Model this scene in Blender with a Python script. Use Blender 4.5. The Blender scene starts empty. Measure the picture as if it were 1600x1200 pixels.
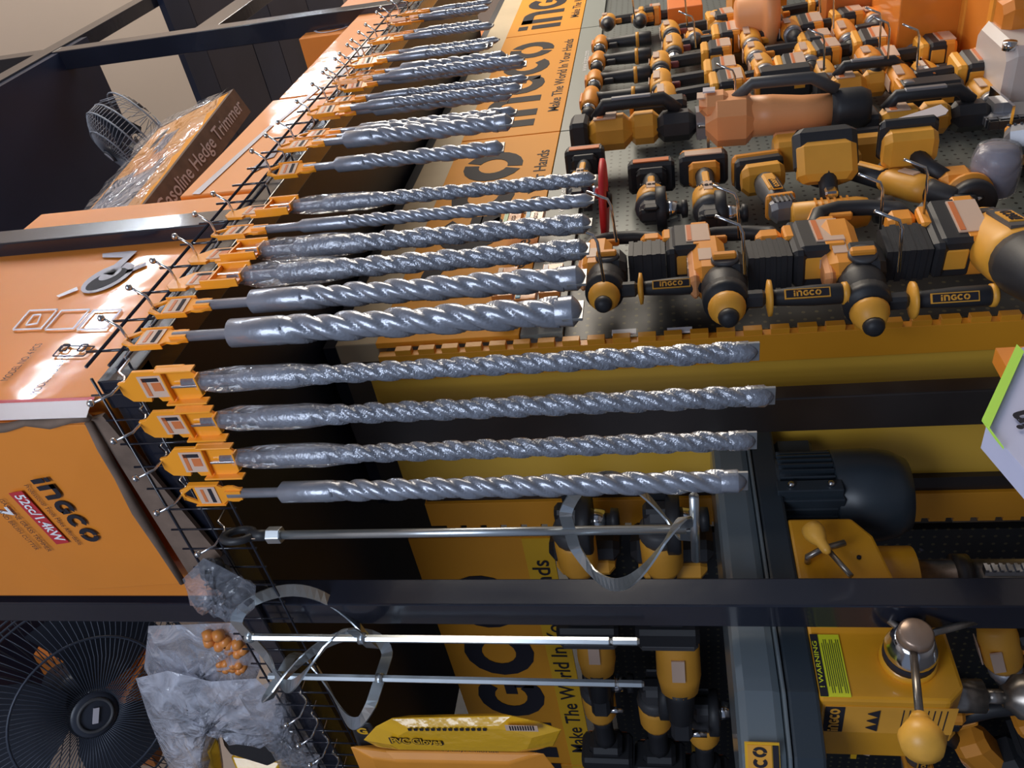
import bpy, bmesh, math, random
from mathutils import Matrix, Vector, Euler
random.seed(7)
PI = math.pi
S = bpy.context.scene
COL = S.collection

# ------------------------------------------------------------------ camera
CAM = Vector((0.0, 0.0, 1.55)); FPX = 1300.28
CR = Matrix(((0.12180391, 0.62023811, -0.77489902), (0.15664545, -0.7829404, -0.60205193), (-0.9801153, -0.04805213, -0.19252268)))
cd = bpy.data.cameras.new('camera'); cam = bpy.data.objects.new('camera', cd); COL.objects.link(cam)
cd.sensor_fit = 'HORIZONTAL'; cd.sensor_width = 36; cd.lens = 36 * FPX / 1600; cd.clip_start = 0.02
cam.matrix_world = Matrix.Translation(CAM) @ CR.to_4x4()
S.camera = cam
def ray(px, py): return CR @ Vector(((px - 800) / FPX, -(py - 600) / FPX, -1))
def at(px, py, axis, val):
    d = ray(px, py); t = (val - CAM[axis]) / d[axis]; return CAM + d * t
def pix(p):
    c = CR.transposed() @ (Vector(p) - CAM); return 800 + FPX * c.x / -c.z, 600 - FPX * c.y / -c.z

# ------------------------------------------------------------------ world, lights, exposure
w = bpy.data.worlds.new('World'); S.world = w; w.use_nodes = True
w.node_tree.nodes['Background'].inputs[0].default_value = (0.60, 0.72, 1.0, 1)
w.node_tree.nodes['Background'].inputs[1].default_value = 0.22
def area(name, loc, target, size, sizey, power, color):
    l = bpy.data.lights.new(name, 'AREA'); l.shape = 'RECTANGLE'; l.size = size; l.size_y = sizey; l.energy = power; l.color = color
    o = bpy.data.objects.new(name, l); COL.objects.link(o); o.location = loc
    o.rotation_euler = (Vector(target) - Vector(loc)).to_track_quat('-Z', 'Y').to_euler(); return o
area('shopfront_daylight', (6.3, -2.4, 2.9), (3.1, 1.0, 1.2), 3.0, 2.4, 260, (1.0, 0.88, 0.72))
area('cool_fill_light', (-1.3, -0.5, 3.1), (1.0, 0.9, 2.1), 1.5, 1.2, 50, (0.76, 0.85, 1.0))  # added fill lamp, brightens the torn flap, end panel and drill press
S.view_settings.view_transform = 'Standard'; S.view_settings.look = 'None'
S.view_settings.exposure = 0.0; S.view_settings.gamma = 1.0; S.view_settings.use_curve_mapping = False

# ------------------------------------------------------------------ materials
MATS = {}
def mat(name, col, rough=0.5, metal=0.0, coat=0.0, bump=None, var=0.0, vscale=8, trans=0, emit=None, alpha=None):
    if name in MATS: return MATS[name]
    m = bpy.data.materials.new(name); m.use_nodes = True; nt = m.node_tree; b = nt.nodes['Principled BSDF']
    b.inputs['Base Color'].default_value = (*col, 1); b.inputs['Roughness'].default_value = rough; b.inputs['Metallic'].default_value = metal
    b.inputs['Coat Weight'].default_value = coat; b.inputs['Coat Roughness'].default_value = 0.08
    tc = nt.nodes.new('ShaderNodeTexCoord')
    if var:
        n = nt.nodes.new('ShaderNodeTexNoise'); n.inputs['Scale'].default_value = vscale; n.inputs['Detail'].default_value = 5
        nt.links.new(tc.outputs['Object'], n.inputs['Vector'])
        r = nt.nodes.new('ShaderNodeValToRGB'); r.color_ramp.elements[0].position = 0.3; r.color_ramp.elements[1].position = 0.7
        r.color_ramp.elements[0].color = (*[c * (1 - var) for c in col], 1); r.color_ramp.elements[1].color = (*[min(1, c * (1 + var)) for c in col], 1)
        nt.links.new(n.outputs['Fac'], r.inputs[0]); nt.links.new(r.outputs[0], b.inputs['Base Color'])
    if bump:
        n = nt.nodes.new('ShaderNodeTexNoise'); n.inputs['Scale'].default_value = bump[0]; n.inputs['Detail'].default_value = 3
        nt.links.new(tc.outputs['Object'], n.inputs['Vector'])
        bp = nt.nodes.new('ShaderNodeBump'); bp.inputs['Strength'].default_value = bump[1]; bp.inputs['Distance'].default_value = bump[2] if len(bump) > 2 else 0.002
        nt.links.new(n.outputs['Fac'], bp.inputs['Height']); nt.links.new(bp.outputs[0], b.inputs['Normal']); nt.links.new(bp.outputs[0], b.inputs['Coat Normal'])
    if alpha is not None: b.inputs['Alpha'].default_value = alpha
    if trans: b.inputs['Transmission Weight'].default_value = trans
    if emit: b.inputs['Emission Color'].default_value = (*emit[0], 1); b.inputs['Emission Strength'].default_value = emit[1]
    MATS[name] = m; return m
ORG = mat('orange_plastic', (0.86, 0.33, 0.035), 0.42, var=0.08)
ORT = mat('tag_orange', (1.0, 0.37, 0.02), 0.32, coat=0.3)
YEL = mat('yellow_plastic', (0.86, 0.40, 0.045), 0.45, var=0.1)
BLK = mat('black_rubber', (0.022, 0.023, 0.027), 0.5, bump=(260, 0.2, 0.0006))
GRP = mat('dark_grey_plastic', (0.07, 0.07, 0.075), 0.5)
GRY = mat('cast_grey_metal', (0.30, 0.30, 0.32), 0.38, metal=0.6)
CHR = mat('chrome', (0.75, 0.76, 0.78), 0.14, metal=1.0)
ZNC = mat('zinc_plated_steel', (0.62, 0.67, 0.70), 0.28, metal=0.9, var=0.08, vscale=14)
STL = mat('bit_steel', (0.27, 0.29, 0.345), 0.34, metal=0.4, coat=0.9, bump=(120, 0.3, 0.002), var=0.12, vscale=25)
WRP = mat('bit_steel_wrapped', (0.24, 0.26, 0.31), 0.33, metal=0.4, coat=1.0, bump=(150, 0.7, 0.0035), var=0.15, vscale=30)
CAR = mat('carbide', (0.30, 0.30, 0.30), 0.35, metal=0.7, coat=0.6)
FRM = mat('black_painted_frame', (0.012, 0.014, 0.024), 0.22, coat=0.4, bump=(9, 0.08, 0.01), var=0.3, vscale=3)
FRB = mat('brown_black_frame', (0.030, 0.024, 0.022), 0.32, var=0.3, vscale=5)
DRK = mat('black_board', (0.006, 0.008, 0.017), 0.42, var=0.4, vscale=6)
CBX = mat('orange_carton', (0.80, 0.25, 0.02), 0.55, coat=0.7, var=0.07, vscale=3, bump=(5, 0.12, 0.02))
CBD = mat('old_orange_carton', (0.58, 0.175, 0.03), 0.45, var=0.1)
INK = mat('printing_ink', (0.030, 0.028, 0.036), 0.6)
GIN = mat('grey_print', (0.26, 0.24, 0.29), 0.4)
LIN = mat('pale_print', (0.62, 0.58, 0.62), 0.35)
WHT = mat('white_print', (0.85, 0.85, 0.88), 0.4)
REDP = mat('red_print', (0.55, 0.035, 0.045), 0.4)
NVY = mat('navy_upper_board', (0.013, 0.021, 0.05), 0.4, var=0.3, vscale=2)
CRD = mat('torn_cardboard', (0.17, 0.115, 0.085), 0.85, var=0.25, vscale=20)
YPN = mat('yellow_paint', (0.74, 0.36, 0.025), 0.38, var=0.06, vscale=2)
OPN = mat('orange_paint', (0.80, 0.33, 0.02), 0.4, var=0.07, vscale=3)
OLV = mat('olive_yellow_panel', (0.84, 0.49, 0.06), 0.35, var=0.08, vscale=2)
BNR = mat('banner_orange', (0.86, 0.36, 0.035), 0.5)
BNB = mat('banner_yellow', (0.82, 0.46, 0.02), 0.35)
CRM = mat('cream_board', (0.60, 0.48, 0.30), 0.5, var=0.1, vscale=4)
for m_ in (BNR, INK): m_.node_tree.nodes['Principled BSDF'].inputs['Specular IOR Level'].default_value = 0.12
GST = mat('grey_green_strip', (0.24, 0.27, 0.25), 0.45)
WAL = mat('beige_plaster', (0.80, 0.69, 0.62), 0.8, var=0.03, vscale=1)
FLR = mat('floor_concrete', (0.16, 0.15, 0.15), 0.6, var=0.2)
RED = mat('red_disc_pad', (0.72, 0.025, 0.03), 0.5)
STK = mat('battery_sticker', (0.70, 0.50, 0.38), 0.35)
STO = mat('sticker_orange', (0.70, 0.20, 0.06), 0.4)
PRS = mat('blue_grey_hammertone', (0.135, 0.165, 0.185), 0.28, coat=0.5, bump=(40, 0.05, 0.002))
MTR = mat('motor_paint', (0.030, 0.042, 0.055), 0.36)
PYL = mat('press_yellow_enamel', (0.80, 0.36, 0.018), 0.33, coat=0.3, var=0.08, vscale=9)
WRN = mat('warning_yellow', (0.80, 0.83, 0.03), 0.4)
STC = mat('dirty_steel', (0.30, 0.27, 0.24), 0.3, metal=0.85, var=0.45, vscale=28)
BRZ = mat('bronze_cap', (0.34, 0.24, 0.18), 0.3, metal=0.5)
KNB = mat('yellow_knob', (0.82, 0.42, 0.06), 0.4, var=0.1, vscale=30)
FAN = mat('fan_grille', (0.05, 0.06, 0.085), 0.38, metal=0.2)
FNB = mat('fan_plastic', (0.03, 0.035, 0.05), 0.4)
OBR = mat('orange_peach_plastic', (0.88, 0.38, 0.15), 0.42)
PCH = mat('clear_case', (0.78, 0.76, 0.74), 0.25, alpha=0.75)
MIR = mat('glossy_silver_wrap', (0.62, 0.66, 0.78), 0.16, metal=0.4, bump=(14, 0.9, 0.02), var=0.3, vscale=6)
NEO = mat('neon_green', (0.55, 0.95, 0.12), 0.4)
MARO = mat('maroon_plastic', (0.20, 0.05, 0.05), 0.35, coat=0.4)
LGR = mat('label_green', (0.45, 0.75, 0.40), 0.4); LBL = mat('label_blue', (0.15, 0.50, 0.70), 0.4)

def peg_mat(name, base, hole, sp):
    m = bpy.data.materials.new(name); m.use_nodes = True; nt = m.node_tree; b = nt.nodes['Principled BSDF']; L = nt.links.new
    tc = nt.nodes.new('ShaderNodeTexCoord'); sx = nt.nodes.new('ShaderNodeSeparateXYZ'); L(tc.outputs['Object'], sx.inputs[0])
    def M(op, a, bb=None):
        n = nt.nodes.new('ShaderNodeMath'); n.operation = op
        for i, v in enumerate((a, bb)):
            if v is None: continue
            if isinstance(v, (int, float)): n.inputs[i].default_value = v
            else: L(v, n.inputs[i])
        return n.outputs[0]
    h = M('ADD', sx.outputs[0], sx.outputs[1])
    u = M('SUBTRACT', M('FRACT', M('DIVIDE', h, sp)), 0.5); v = M('SUBTRACT', M('FRACT', M('DIVIDE', sx.outputs[2], sp)), 0.5)
    r = M('SQRT', M('ADD', M('MULTIPLY', u, u), M('MULTIPLY', v, v)))
    f = M('LESS_THAN', r, 0.15)
    mx = nt.nodes.new('ShaderNodeMix'); mx.data_type = 'RGBA'; L(f, mx.inputs[0]); mx.inputs[6].default_value = (*base, 1); mx.inputs[7].default_value = (*hole, 1)
    L(mx.outputs[2], b.inputs['Base Color']); b.inputs['Roughness'].default_value = 0.4; b.inputs['Metallic'].default_value = 0.2
    return m
PEG = peg_mat('perforated_steel', (0.13, 0.15, 0.145), (0.006, 0.006, 0.006), 0.026)
PGB = peg_mat('perforated_black_shaded_steel', (0.022, 0.024, 0.026), (0.10, 0.09, 0.05), 0.026)  # black side wall steel; also carries the painted shade behind the hammers

def film_mat(name, tint, fac):
    m = bpy.data.materials.new(name); m.use_nodes = True; nt = m.node_tree; nt.nodes.clear(); L = nt.links.new
    out = nt.nodes.new('ShaderNodeOutputMaterial'); mix = nt.nodes.new('ShaderNodeMixShader'); tr = nt.nodes.new('ShaderNodeBsdfTransparent')
    p = nt.nodes.new('ShaderNodeBsdfPrincipled'); p.inputs['Base Color'].default_value = (*tint, 1); p.inputs['Roughness'].default_value = 0.16
    tc = nt.nodes.new('ShaderNodeTexCoord'); n = nt.nodes.new('ShaderNodeTexNoise'); n.inputs['Scale'].default_value = 13; n.inputs['Detail'].default_value = 2.5; n.inputs['Distortion'].default_value = 2.2
    L(tc.outputs['Object'], n.inputs['Vector']); bp = nt.nodes.new('ShaderNodeBump'); bp.inputs['Strength'].default_value = 0.9; bp.inputs['Distance'].default_value = 0.012
    L(n.outputs['Fac'], bp.inputs['Height']); L(bp.outputs[0], p.inputs['Normal'])
    rp = nt.nodes.new('ShaderNodeMapRange'); rp.inputs[1].default_value = 0.35; rp.inputs[2].default_value = 0.7; rp.inputs[3].default_value = fac * 0.55; rp.inputs[4].default_value = min(1, fac * 1.4)
    L(n.outputs['Fac'], rp.inputs[0]); L(rp.outputs[0], mix.inputs[0]); L(tr.outputs[0], mix.inputs[1]); L(p.outputs[0], mix.inputs[2])
    g = nt.nodes.new('ShaderNodeBsdfGlossy'); g.inputs['Roughness'].default_value = 0.08; L(bp.outputs[0], g.inputs['Normal'])
    lw = nt.nodes.new('ShaderNodeFresnel'); lw.inputs['IOR'].default_value = 1.6; L(bp.outputs[0], lw.inputs['Normal'])
    m2 = nt.nodes.new('ShaderNodeMixShader'); ml = nt.nodes.new('ShaderNodeMath'); ml.operation = 'MULTIPLY'; ml.inputs[1].default_value = 0.4; L(lw.outputs[0], ml.inputs[0]); L(ml.outputs[0], m2.inputs[0]); L(mix.outputs[0], m2.inputs[1]); L(g.outputs[0], m2.inputs[2]); L(m2.outputs[0], out.inputs[0])
    return m
FILM = film_mat('clear_polythene', (0.72, 0.76, 0.88), 0.16)
FILK = film_mat('milky_polythene', (0.86, 0.88, 1.0), 0.42)

# ------------------------------------------------------------------ mesh builder
def RX(a): return Matrix.Rotation(a, 4, 'X')
def RY(a): return Matrix.Rotation(a, 4, 'Y')
def RZ(a): return Matrix.Rotation(a, 4, 'Z')
def T(x, y=0, z=0): return Matrix.Translation(Vector((x, y, z)) if not isinstance(x, Vector) else x)
def SC(x, y, z): return Matrix.Diagonal((x, y, z, 1))
def frame(o, right, up):
    r = Vector(right).normalized(); n = r.cross(Vector(up)).normalized(); u = n.cross(r)
    m = Matrix((r, u, n)).transposed().to_4x4(); m.translation = Vector(o); return m
class MB:
    def __init__(s): s.v = []; s.f = []; s.m = []; s.sm = []; s.mats = []
    def mi(s, m):
        if m not in s.mats: s.mats.append(m)
        return s.mats.index(m)
    def add(s, vs, fs, m, M=None, smooth=False):
        b = len(s.v); k = s.mi(m)
        for p in vs: s.v.append((M @ Vector(p)) if M is not None else Vector(p))
        for f in fs: s.f.append(tuple(b + i for i in f)); s.m.append(k); s.sm.append(smooth)
        return s
    def box(s, c, d, m, M=None, taper=None, ch=0.0):
        x, y, z = d[0] / 2, d[1] / 2, d[2] / 2; tx, ty = taper or (1, 1)
        if ch > 0:   # octagonal section along z for soft edges
            c2 = min(ch, x * .9, y * .9); vs = []
            for zz, sx, sy, k in ((-z, tx, ty, 1), (-z + c2, tx, ty, 0), (z - c2, 1, 1, 0), (z, 1, 1, 1)):
                X, Y = x * sx - k * c2 * .8, y * sy - k * c2 * .8
                for a, b2 in ((X, Y - c2), (X - c2, Y), (-X + c2, Y), (-X, Y - c2), (-X, -Y + c2), (-X + c2, -Y), (X - c2, -Y), (X, -Y + c2)): vs.append((c[0] + a, c[1] + b2, c[2] + zz))
            fs = [tuple(range(7, -1, -1)), tuple(range(24, 32))]
            for r in range(3):
                for i in range(8): fs.append((r * 8 + i, r * 8 + (i + 1) % 8, r * 8 + 8 + (i + 1) % 8, r * 8 + 8 + i))
            return s.add(vs, fs, m, M)
        vs = [(c[0] + a * x * (tx if k < 0 else 1), c[1] + b * y * (ty if k < 0 else 1), c[2] + k * z) for k in (-1, 1) for a, b in ((-1, -1), (1, -1), (1, 1), (-1, 1))]
        return s.add(vs, [(3, 2, 1, 0), (4, 5, 6, 7), (0, 1, 5, 4), (1, 2, 6, 5), (2, 3, 7, 6), (3, 0, 4, 7)], m, M)
    def lathe(s, prof, m, M=None, n=20, smooth=True, sy=1.0):
        # prof: list of (z, r) along local z
        vs = []; fs = []
        for z, r in prof:
            for i in range(n):
                a = 2 * PI * i / n; vs.append((r * math.cos(a), r * math.sin(a) * sy, z))
        for k in range(len(prof) - 1):
            for i in range(n): fs.append((k * n + i, k * n + (i + 1) % n, (k + 1) * n + (i + 1) % n, (k + 1) * n + i))
        fs.append(tuple(range(n - 1, -1, -1))); fs.append(tuple(range((len(prof) - 1) * n, len(prof) * n)))
        return s.add(vs, fs, m, M, smooth)
    def tube(s, pts, r, m, n=8, M=None, closed=False, flat=None):
        P = [Vector(p) for p in pts]; vs = []; fs = []; N = len(P); up = None
        for i, p in enumerate(P):
            t = (P[(i + 1) % N] - P[i - 1]) if closed else (P[min(i + 1, N - 1)] - P[max(i - 1, 0)])
            t.normalize()
            if up is None: up = Vector((0, 0, 1)) if abs(t.z) < 0.9 else Vector((1, 0, 0))
            a = t.cross(up); a.normalize(); up = a.cross(t); rr = r[i] if isinstance(r, (list, tuple)) else r
            for k in range(n):
                q = 2 * PI * k / n; ca, sa = math.cos(q), math.sin(q)
                if flat: vs.append(p + a * (flat[0] * (1 if ca > 0 else -1)) + up * (flat[1] * (1 if sa > 0 else -1)))
                else: vs.append(p + a * ca * rr + up * sa * rr)
        for i in range(N if closed else N - 1):
            for k in range(n): fs.append((i * n + k, i * n + (k + 1) % n, ((i + 1) % N) * n + (k + 1) % n, ((i + 1) % N) * n + k))
        if not closed: fs.append(tuple(range(n - 1, -1, -1))); fs.append(tuple(range((N - 1) * n, N * n)))
        return s.add(vs, fs, m, M, not flat)
    def ribbon(s, pts, width_dirs, wd, th, m, M=None):
        vs = []; fs = []; P = [Vector(p) for p in pts]
        for i, p in enumerate(P):
            t = (P[min(i + 1, len(P) - 1)] - P[max(i - 1, 0)]).normalized(); u = Vector(width_dirs[i]).normalized(); n = t.cross(u).normalized()
            for a, b in ((1, 1), (-1, 1), (-1, -1), (1, -1)): vs.append(p + u * a * wd / 2 + n * b * th / 2)
        for i in range(len(P) - 1):
            for k in range(4): fs.append((i * 4 + k, i * 4 + (k + 1) % 4, i * 4 + 4 + (k + 1) % 4, i * 4 + 4 + k))
        fs.append((3, 2, 1, 0)); e = (len(P) - 1) * 4; fs.append((e, e + 1, e + 2, e + 3))
        return s.add(vs, fs, m, M)
    def prism(s, out, th, m, M=None, smooth=False):   # convex or simple outline in xy, thickness along z centred
        n = len(out); vs = [(x, y, -th / 2) for x, y in out] + [(x, y, th / 2) for x, y in out]
        fs = [tuple(range(n - 1, -1, -1)), tuple(range(n, 2 * n))] + [(i, (i + 1) % n, n + (i + 1) % n, n + i) for i in range(n)]
        return s.add(vs, fs, m, M, smooth)
    def mesh(s, me, m, M=None): return s.add([v.co for v in me.vertices], [tuple(p.vertices) for p in me.polygons], m, M)
    def ring(s, cx, cy, ro, ri, a0, a1, th, m, M=None, n=14, sx=1.0):
        pts = []
        for i in range(n + 1):
            a = math.radians(a0 + (a1 - a0) * i / n); pts.append((a,))
        vs = []; fs = []
        for z in (-th / 2, th / 2):
            for (a,) in pts: vs.append((cx + sx * ro * math.cos(a), cy + ro * math.sin(a), z)); vs.append((cx + sx * ri * math.cos(a), cy + ri * math.sin(a), z))
        k = 2 * (n + 1)
        for i in range(n):
            a, b, c, d = 2 * i, 2 * i + 1, 2 * i + 3, 2 * i + 2
            fs += [(a, b, c, d), (k + a, k + d, k + c, k + b), (a, d, k + d, k + a), (b, k + b, k + c, c)]
        fs += [(0, k, k + 1, 1), (2 * n, 2 * n + 1, k + 2 * n + 1, k + 2 * n)]
        return s.add(vs, fs, m, M)
    def build(s, name, parent=None, bevel=0, label=None, xf=None):
        me = bpy.data.meshes.new(name); me.from_pydata([tuple(v) for v in s.v], [], s.f)
        for m in s.mats: me.materials.append(m)
        me.polygons.foreach_set('material_index', s.m); me.polygons.foreach_set('use_smooth', s.sm); me.update()
        bm = bmesh.new(); bm.from_mesh(me); bmesh.ops.recalc_face_normals(bm, faces=bm.faces); bm.to_mesh(me); bm.free()
        o = bpy.data.objects.new(name, me); COL.objects.link(o)
        if parent: o.parent = parent
        if bevel:
            b = o.modifiers.new('bevel', 'BEVEL'); b.width = bevel; b.segments = 2; b.limit_method = 'ANGLE'; b.angle_limit = 0.7
        if label: o['label'] = label
        if xf is not None: o.matrix_local = xf
        return o
def tag(o, label, cat, group=None):
    o['label'] = label; o['category'] = cat
    if group: o['group'] = group
    return o
def thing(name, label, cat, M=None, group=None):
    o = bpy.data.objects.new(name, None); COL.objects.link(o); o.empty_display_size = 0.02
    if M is not None: o.matrix_world = M
    return tag(o, label, cat, group)
def struct(o): o['kind'] = 'structure'; return o
def dup(root, M, label, group=None):
    r = root.copy(); COL.objects.link(r); r.matrix_world = M; r['label'] = label
    if group: r['group'] = group
    for ch in list(root.children):
        c = ch.copy(); COL.objects.link(c); c.parent = r
        for g in list(ch.children):
            d = g.copy(); COL.objects.link(d); d.parent = c
    return r

# lettering --------------------------------------------------------
_tm = {}
def textmesh(s, bold=0.0):
    k = (s, bold)
    if k in _tm: return _tm[k]
    c = bpy.data.curves.new('lettering', 'FONT'); c.body = s; c.align_x = 'CENTER'; c.align_y = 'CENTER'; c.offset = bold; c.resolution_u = 3
    o = bpy.data.objects.new('lettering', c); COL.objects.link(o); dg = bpy.context.evaluated_depsgraph_get()
    me = bpy.data.meshes.new_from_object(o.evaluated_get(dg)); bpy.data.objects.remove(o); bpy.data.curves.remove(c); _tm[k] = me; return me
def text(mb, s, size, m, M, width=None, bold=0.0):
    me = textmesh(s, bold); xs = [v.co.x for v in me.vertices]; wdt = max(xs) - min(xs)
    sx = (width / wdt) if width else size
    mb.mesh(me, m, M @ SC(sx, size, 1))
def logo(mb, h, m, M, th=0.0008):
    # the maker's wordmark: chunky i n G C O, centred, height h
    k = h; A = M @ SC(k, k, 1) @ T(-2.25, -0.5, 0)
    def bx(x0, y0, x1, y1): mb.box(((x0 + x1) / 2, (y0 + y1) / 2, 0), (x1 - x0, y1 - y0, th), m, A)
    bx(0, 0, .27, .68); bx(0, .78, .27, 1)
    bx(.45, 0, .72, .98); bx(.45, .72, 1.0, .98); mb.ring(1.0, .62, .36, .1, 0, 90, th, m, A, 6); bx(1.1, 0, 1.36, .63)
    mb.ring(2.0, .49, .49, .24, 45, 315, th, m, A, 12); bx(2.05, .38, 2.4, .55); bx(2.2, .12, 2.4, .4)
    mb.ring(2.98, .49, .49, .24, 45, 315, th, m, A, 12)
    mb.ring(3.98, .49, .49, .24, 80, 250, th, m, A, 9); mb.ring(3.98, .49, .49, .24, 262, 428, th, m, A, 9)

# ------------------------------------------------------------------ room shell
for nm, c, d, m in (('floor', (4, 0, -0.05), (14, 12, 0.1), FLR), ('ceiling', (4, 0, 4.75), (14, 12, 0.1), WAL),
                    ('wall_back', (4, 5.0, 2.35), (14, 0.1, 4.8), WAL), ('wall_right', (9.5, 0, 2.35), (0.1, 10, 4.8), WAL)):
    struct(MB().box(c, d, m).build(nm))

# ------------------------------------------------------------------ display gondola (pegboard walls)
YA = 1.0; XB = 1.4; ZT = 2.19
gd = thing('display_stand', 'tall yellow and black slotted display stand with perforated tool panels and orange banner', 'display stand')
MB().box((3.54, YA + .012, 0.98), (3.66, .02, 1.60), PEG).build('pegboard_panel', gd, label='grey-green perforated panel')
MB().box((1.569, YA + .012, 0.98), (.278, .02, 1.60), PGB).build('pegboard_panel', gd, label='perforated panel behind the rotary hammers, blackened for the shade between tools')  # shade among the hammers put into the board colour
MB().box((XB + .012, 2.75, 0.98), (.02, 2.35, 1.60), PGB).build('pegboard_panel', gd, label='black perforated panel facing the drill press')
b = MB(); b.box((3.4, YA + .03, .1), (3.94, .06, .2), YPN); b.build('kick_panel', gd)
# orange slotted end post with notches
def notched(mb, y0, y1, toothside, m):
    mb.box((XB + .01, (y0 + y1) / 2, 1.18), (.02, y1 - y0, 2.0), m)
    z = .25
    while z < 2.16:
        yy = y0 - .006 if toothside < 0 else y1 + .006
        mb.box((XB + .01, yy, z), (.018, .013, .036), m); z += .052
b = MB(); notched(b, YA - .004, 1.062, -1, OPN); b.build('slotted_upright', gd, .001)
b = MB(); notched(b, 1.455, 1.535, 1, OPN); b.build('slotted_upright', gd, .001)
MB().box((XB + .035, 1.26, 1.25), (.02, .40, 1.95), OLV).build('end_panel', gd, label='olive yellow recessed end panel')
b = MB(); b.box((XB + .02, 1.435, 1.2), (.02, .04, 1.95), FRB); b.build('end_trim', gd, label='dark brown strip beside the end panel')
# banners: wall A modules
for i in range(3):
    x0 = 1.43 + 1.125 * i; x1 = x0 + 1.118; xc = (x0 + x1) / 2
    bo = MB().box((xc, YA - .012, 2.03), (x1 - x0, .014, .32), BNR).build('banner', gd, .001)
    k = MB(); logo(k, .185, INK, frame((xc - .02, YA - .0197, 2.055), (1, 0, 0), (0, 0, 1)) @ SC(1.12, 1, 1)); k.build('wordmark', bo)
    k = MB(); text(k, 'Make The World In Your Hands', .052, INK, frame((xc + .02, YA - .0197, 1.905), (1, 0, 0), (0, 0, 1)), width=.80, bold=.008); k.build('slogan', bo)
    k = MB(); k.box((xc, YA - .012, 1.822), (x1 - x0, .012, .09), GST); o = k.build('web_strip', gd)
    k = MB(); text(k, 'www.ingco.com', .032, WHT, frame((xc + .12, YA - .0187, 1.825), (1, 0, 0), (0, 0, 1)), width=.24); k.build('web_lettering', o)
for i in range(2):
    y0 = 1.56 + 1.125 * i; yc = y0 + .56
    bo = MB().box((XB - .012, yc, 2.06), (.014, 1.115, .37), OPN).build('banner', gd, .001)
    k = MB(); k.box((XB - .0205, yc, 1.91), (.003, 1.115, .075), BNB); k.build('yellow_stripe', bo)
    k = MB(); logo(k, .21, INK, frame((XB - .0205, yc + .1, 2.09), (0, -1, 0), (0, 0, 1)) @ SC(1.1, 1, 1)); k.build('wordmark', bo)
    k = MB(); text(k, 'Make The World In Your Hands', .065, INK, frame((XB - .0235, yc - .0, 1.91), (0, -1, 0), (0, 0, 1)), width=.95, bold=.01); k.build('slogan', bo)
    k = MB(); text(k, 'www.ingco.com', .04, WHT, frame((XB - .002, yc - .3, 1.83), (0, -1, 0), (0, 0, 1)), width=.3); k.build('web_lettering', bo)
b = MB(); b.box((3.25, YA + .02, 2.245), (3.6, .05, .10), CRM); b.build('top_rail', gd, .003, label='cream coloured top rail')
MB().box((3.4, 1.25, 2.31), (3.9, .5, .03), DRK).build('top_board', gd)

# ------------------------------------------------------------------ storage rack
rk = thing('storage_rack', 'black steel storage rack with upper shelf carrying orange cartons and wire strip', 'rack')
def post(x, y, z0, z1, w_=.055, m=FRM): MB().box((x, y, (z0 + z1) / 2), (w_, w_, z1 - z0), m).build('post', rk, .003)
post(.8975, 1.1825, 0, 3.6, .057)
post(1.40, .667, 2.34, 4.3, .062)
post(3.06, .68, 2.34, 4.3, .07)
MB().box((1.30, 1.105, 1.12), (.04, .085, 2.23), FRB).build('post', rk, .003)
MB().box((2.4, .645, 2.335), (3.1, .05, .05), FRM).build('beam', rk, .002)
MB().box((.885, 1.55, 2.335), (.05, 1.85, .05), FRM).build('beam', rk, .002)
MB().box((2.4, 1.6, 2.35), (3.0, 1.9, .02), DRK).build('shelf_board', rk)
zt = at(119, 67, 1, .66).z
MB().box((2.0, .67, zt + .03), (4.4, .055, .07), FRM).build('beam', rk, .002)
MB().box((4.4, .69, 3.25), (2.6, .05, .10), FRM).build('beam', rk, .002)
# upper boards of the rack above the cartons (running front to back)
zs = zt - .035
def board(q, nm='upper_board', m=DRK):
    v = [at(px, py, 2, zs) for px, py in q]; vs = v + [p + Vector((0, 0, .03)) for p in v]; n = len(q)
    MB().add(vs, [tuple(range(n - 1, -1, -1)), tuple(range(n, 2 * n))] + [(i, (i + 1) % n, n + (i + 1) % n, n + i) for i in range(n)], m).build(nm, rk)
BRW = mat('brown_board', (0.035, 0.033, 0.05), 0.5, var=0.3, vscale=2)
x1 = at(150, 88, 2, zs).x; x2 = at(280, 70, 2, zs).x
MB().box(((x1 + .9) / 2, 1.5, zs + .015), (x1 - .9, 1.7, .03), NVY).build('upper_board', rk)
MB().box((x2 + .12, 1.5, zs + .015), (.22, 1.7, .03), NVY).build('upper_board', rk)
for k, (a, bb, m) in enumerate(((.235, .75, BRW), (.76, 1.1, NVY), (1.11, 1.7, BRW), (1.71, 2.4, NVY))):
    MB().box((x2 + (a + bb) / 2, 1.5, zs + .015), (bb - a, 1.7, .03), m).build('upper_board', rk)
MB().box((.885, 1.9, 3.3), (.05, 1.5, .06), FRM).build('beam', rk, .002)

# wire strips along the two shelf edges
ws = thing('wire_strip', 'black wire mesh strip hung with drill bits under the long cartons', 'wire grid')
b = MB()
for z, y in ((2.372, .600), (2.335, .600), (2.325, .606)): b.tube([(.86, y, z), (4.0, y, z)], .0028, FRM, 6)
x = .90
while x < 4.0: b.tube([(x, .601, 2.395), (x, .601, 2.315)], .0024, FRM, 6); x += .08
b.build('wire_mesh', ws)
ws2 = thing('wire_strip', 'black wire mesh strip on the torn carton side above the mixing paddles', 'wire grid')
b = MB()
for z in (2.36, 2.30, 2.245): b.tube([(.845, .61, z), (.845, 1.95, z)], .0022, FRM, 6)
y = .64
while y < 1.95: b.tube([(.845, y, 2.375), (.845, y, 2.24)], .0018, FRM, 6); y += .0475
b.build('wire_mesh', ws2)

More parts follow.
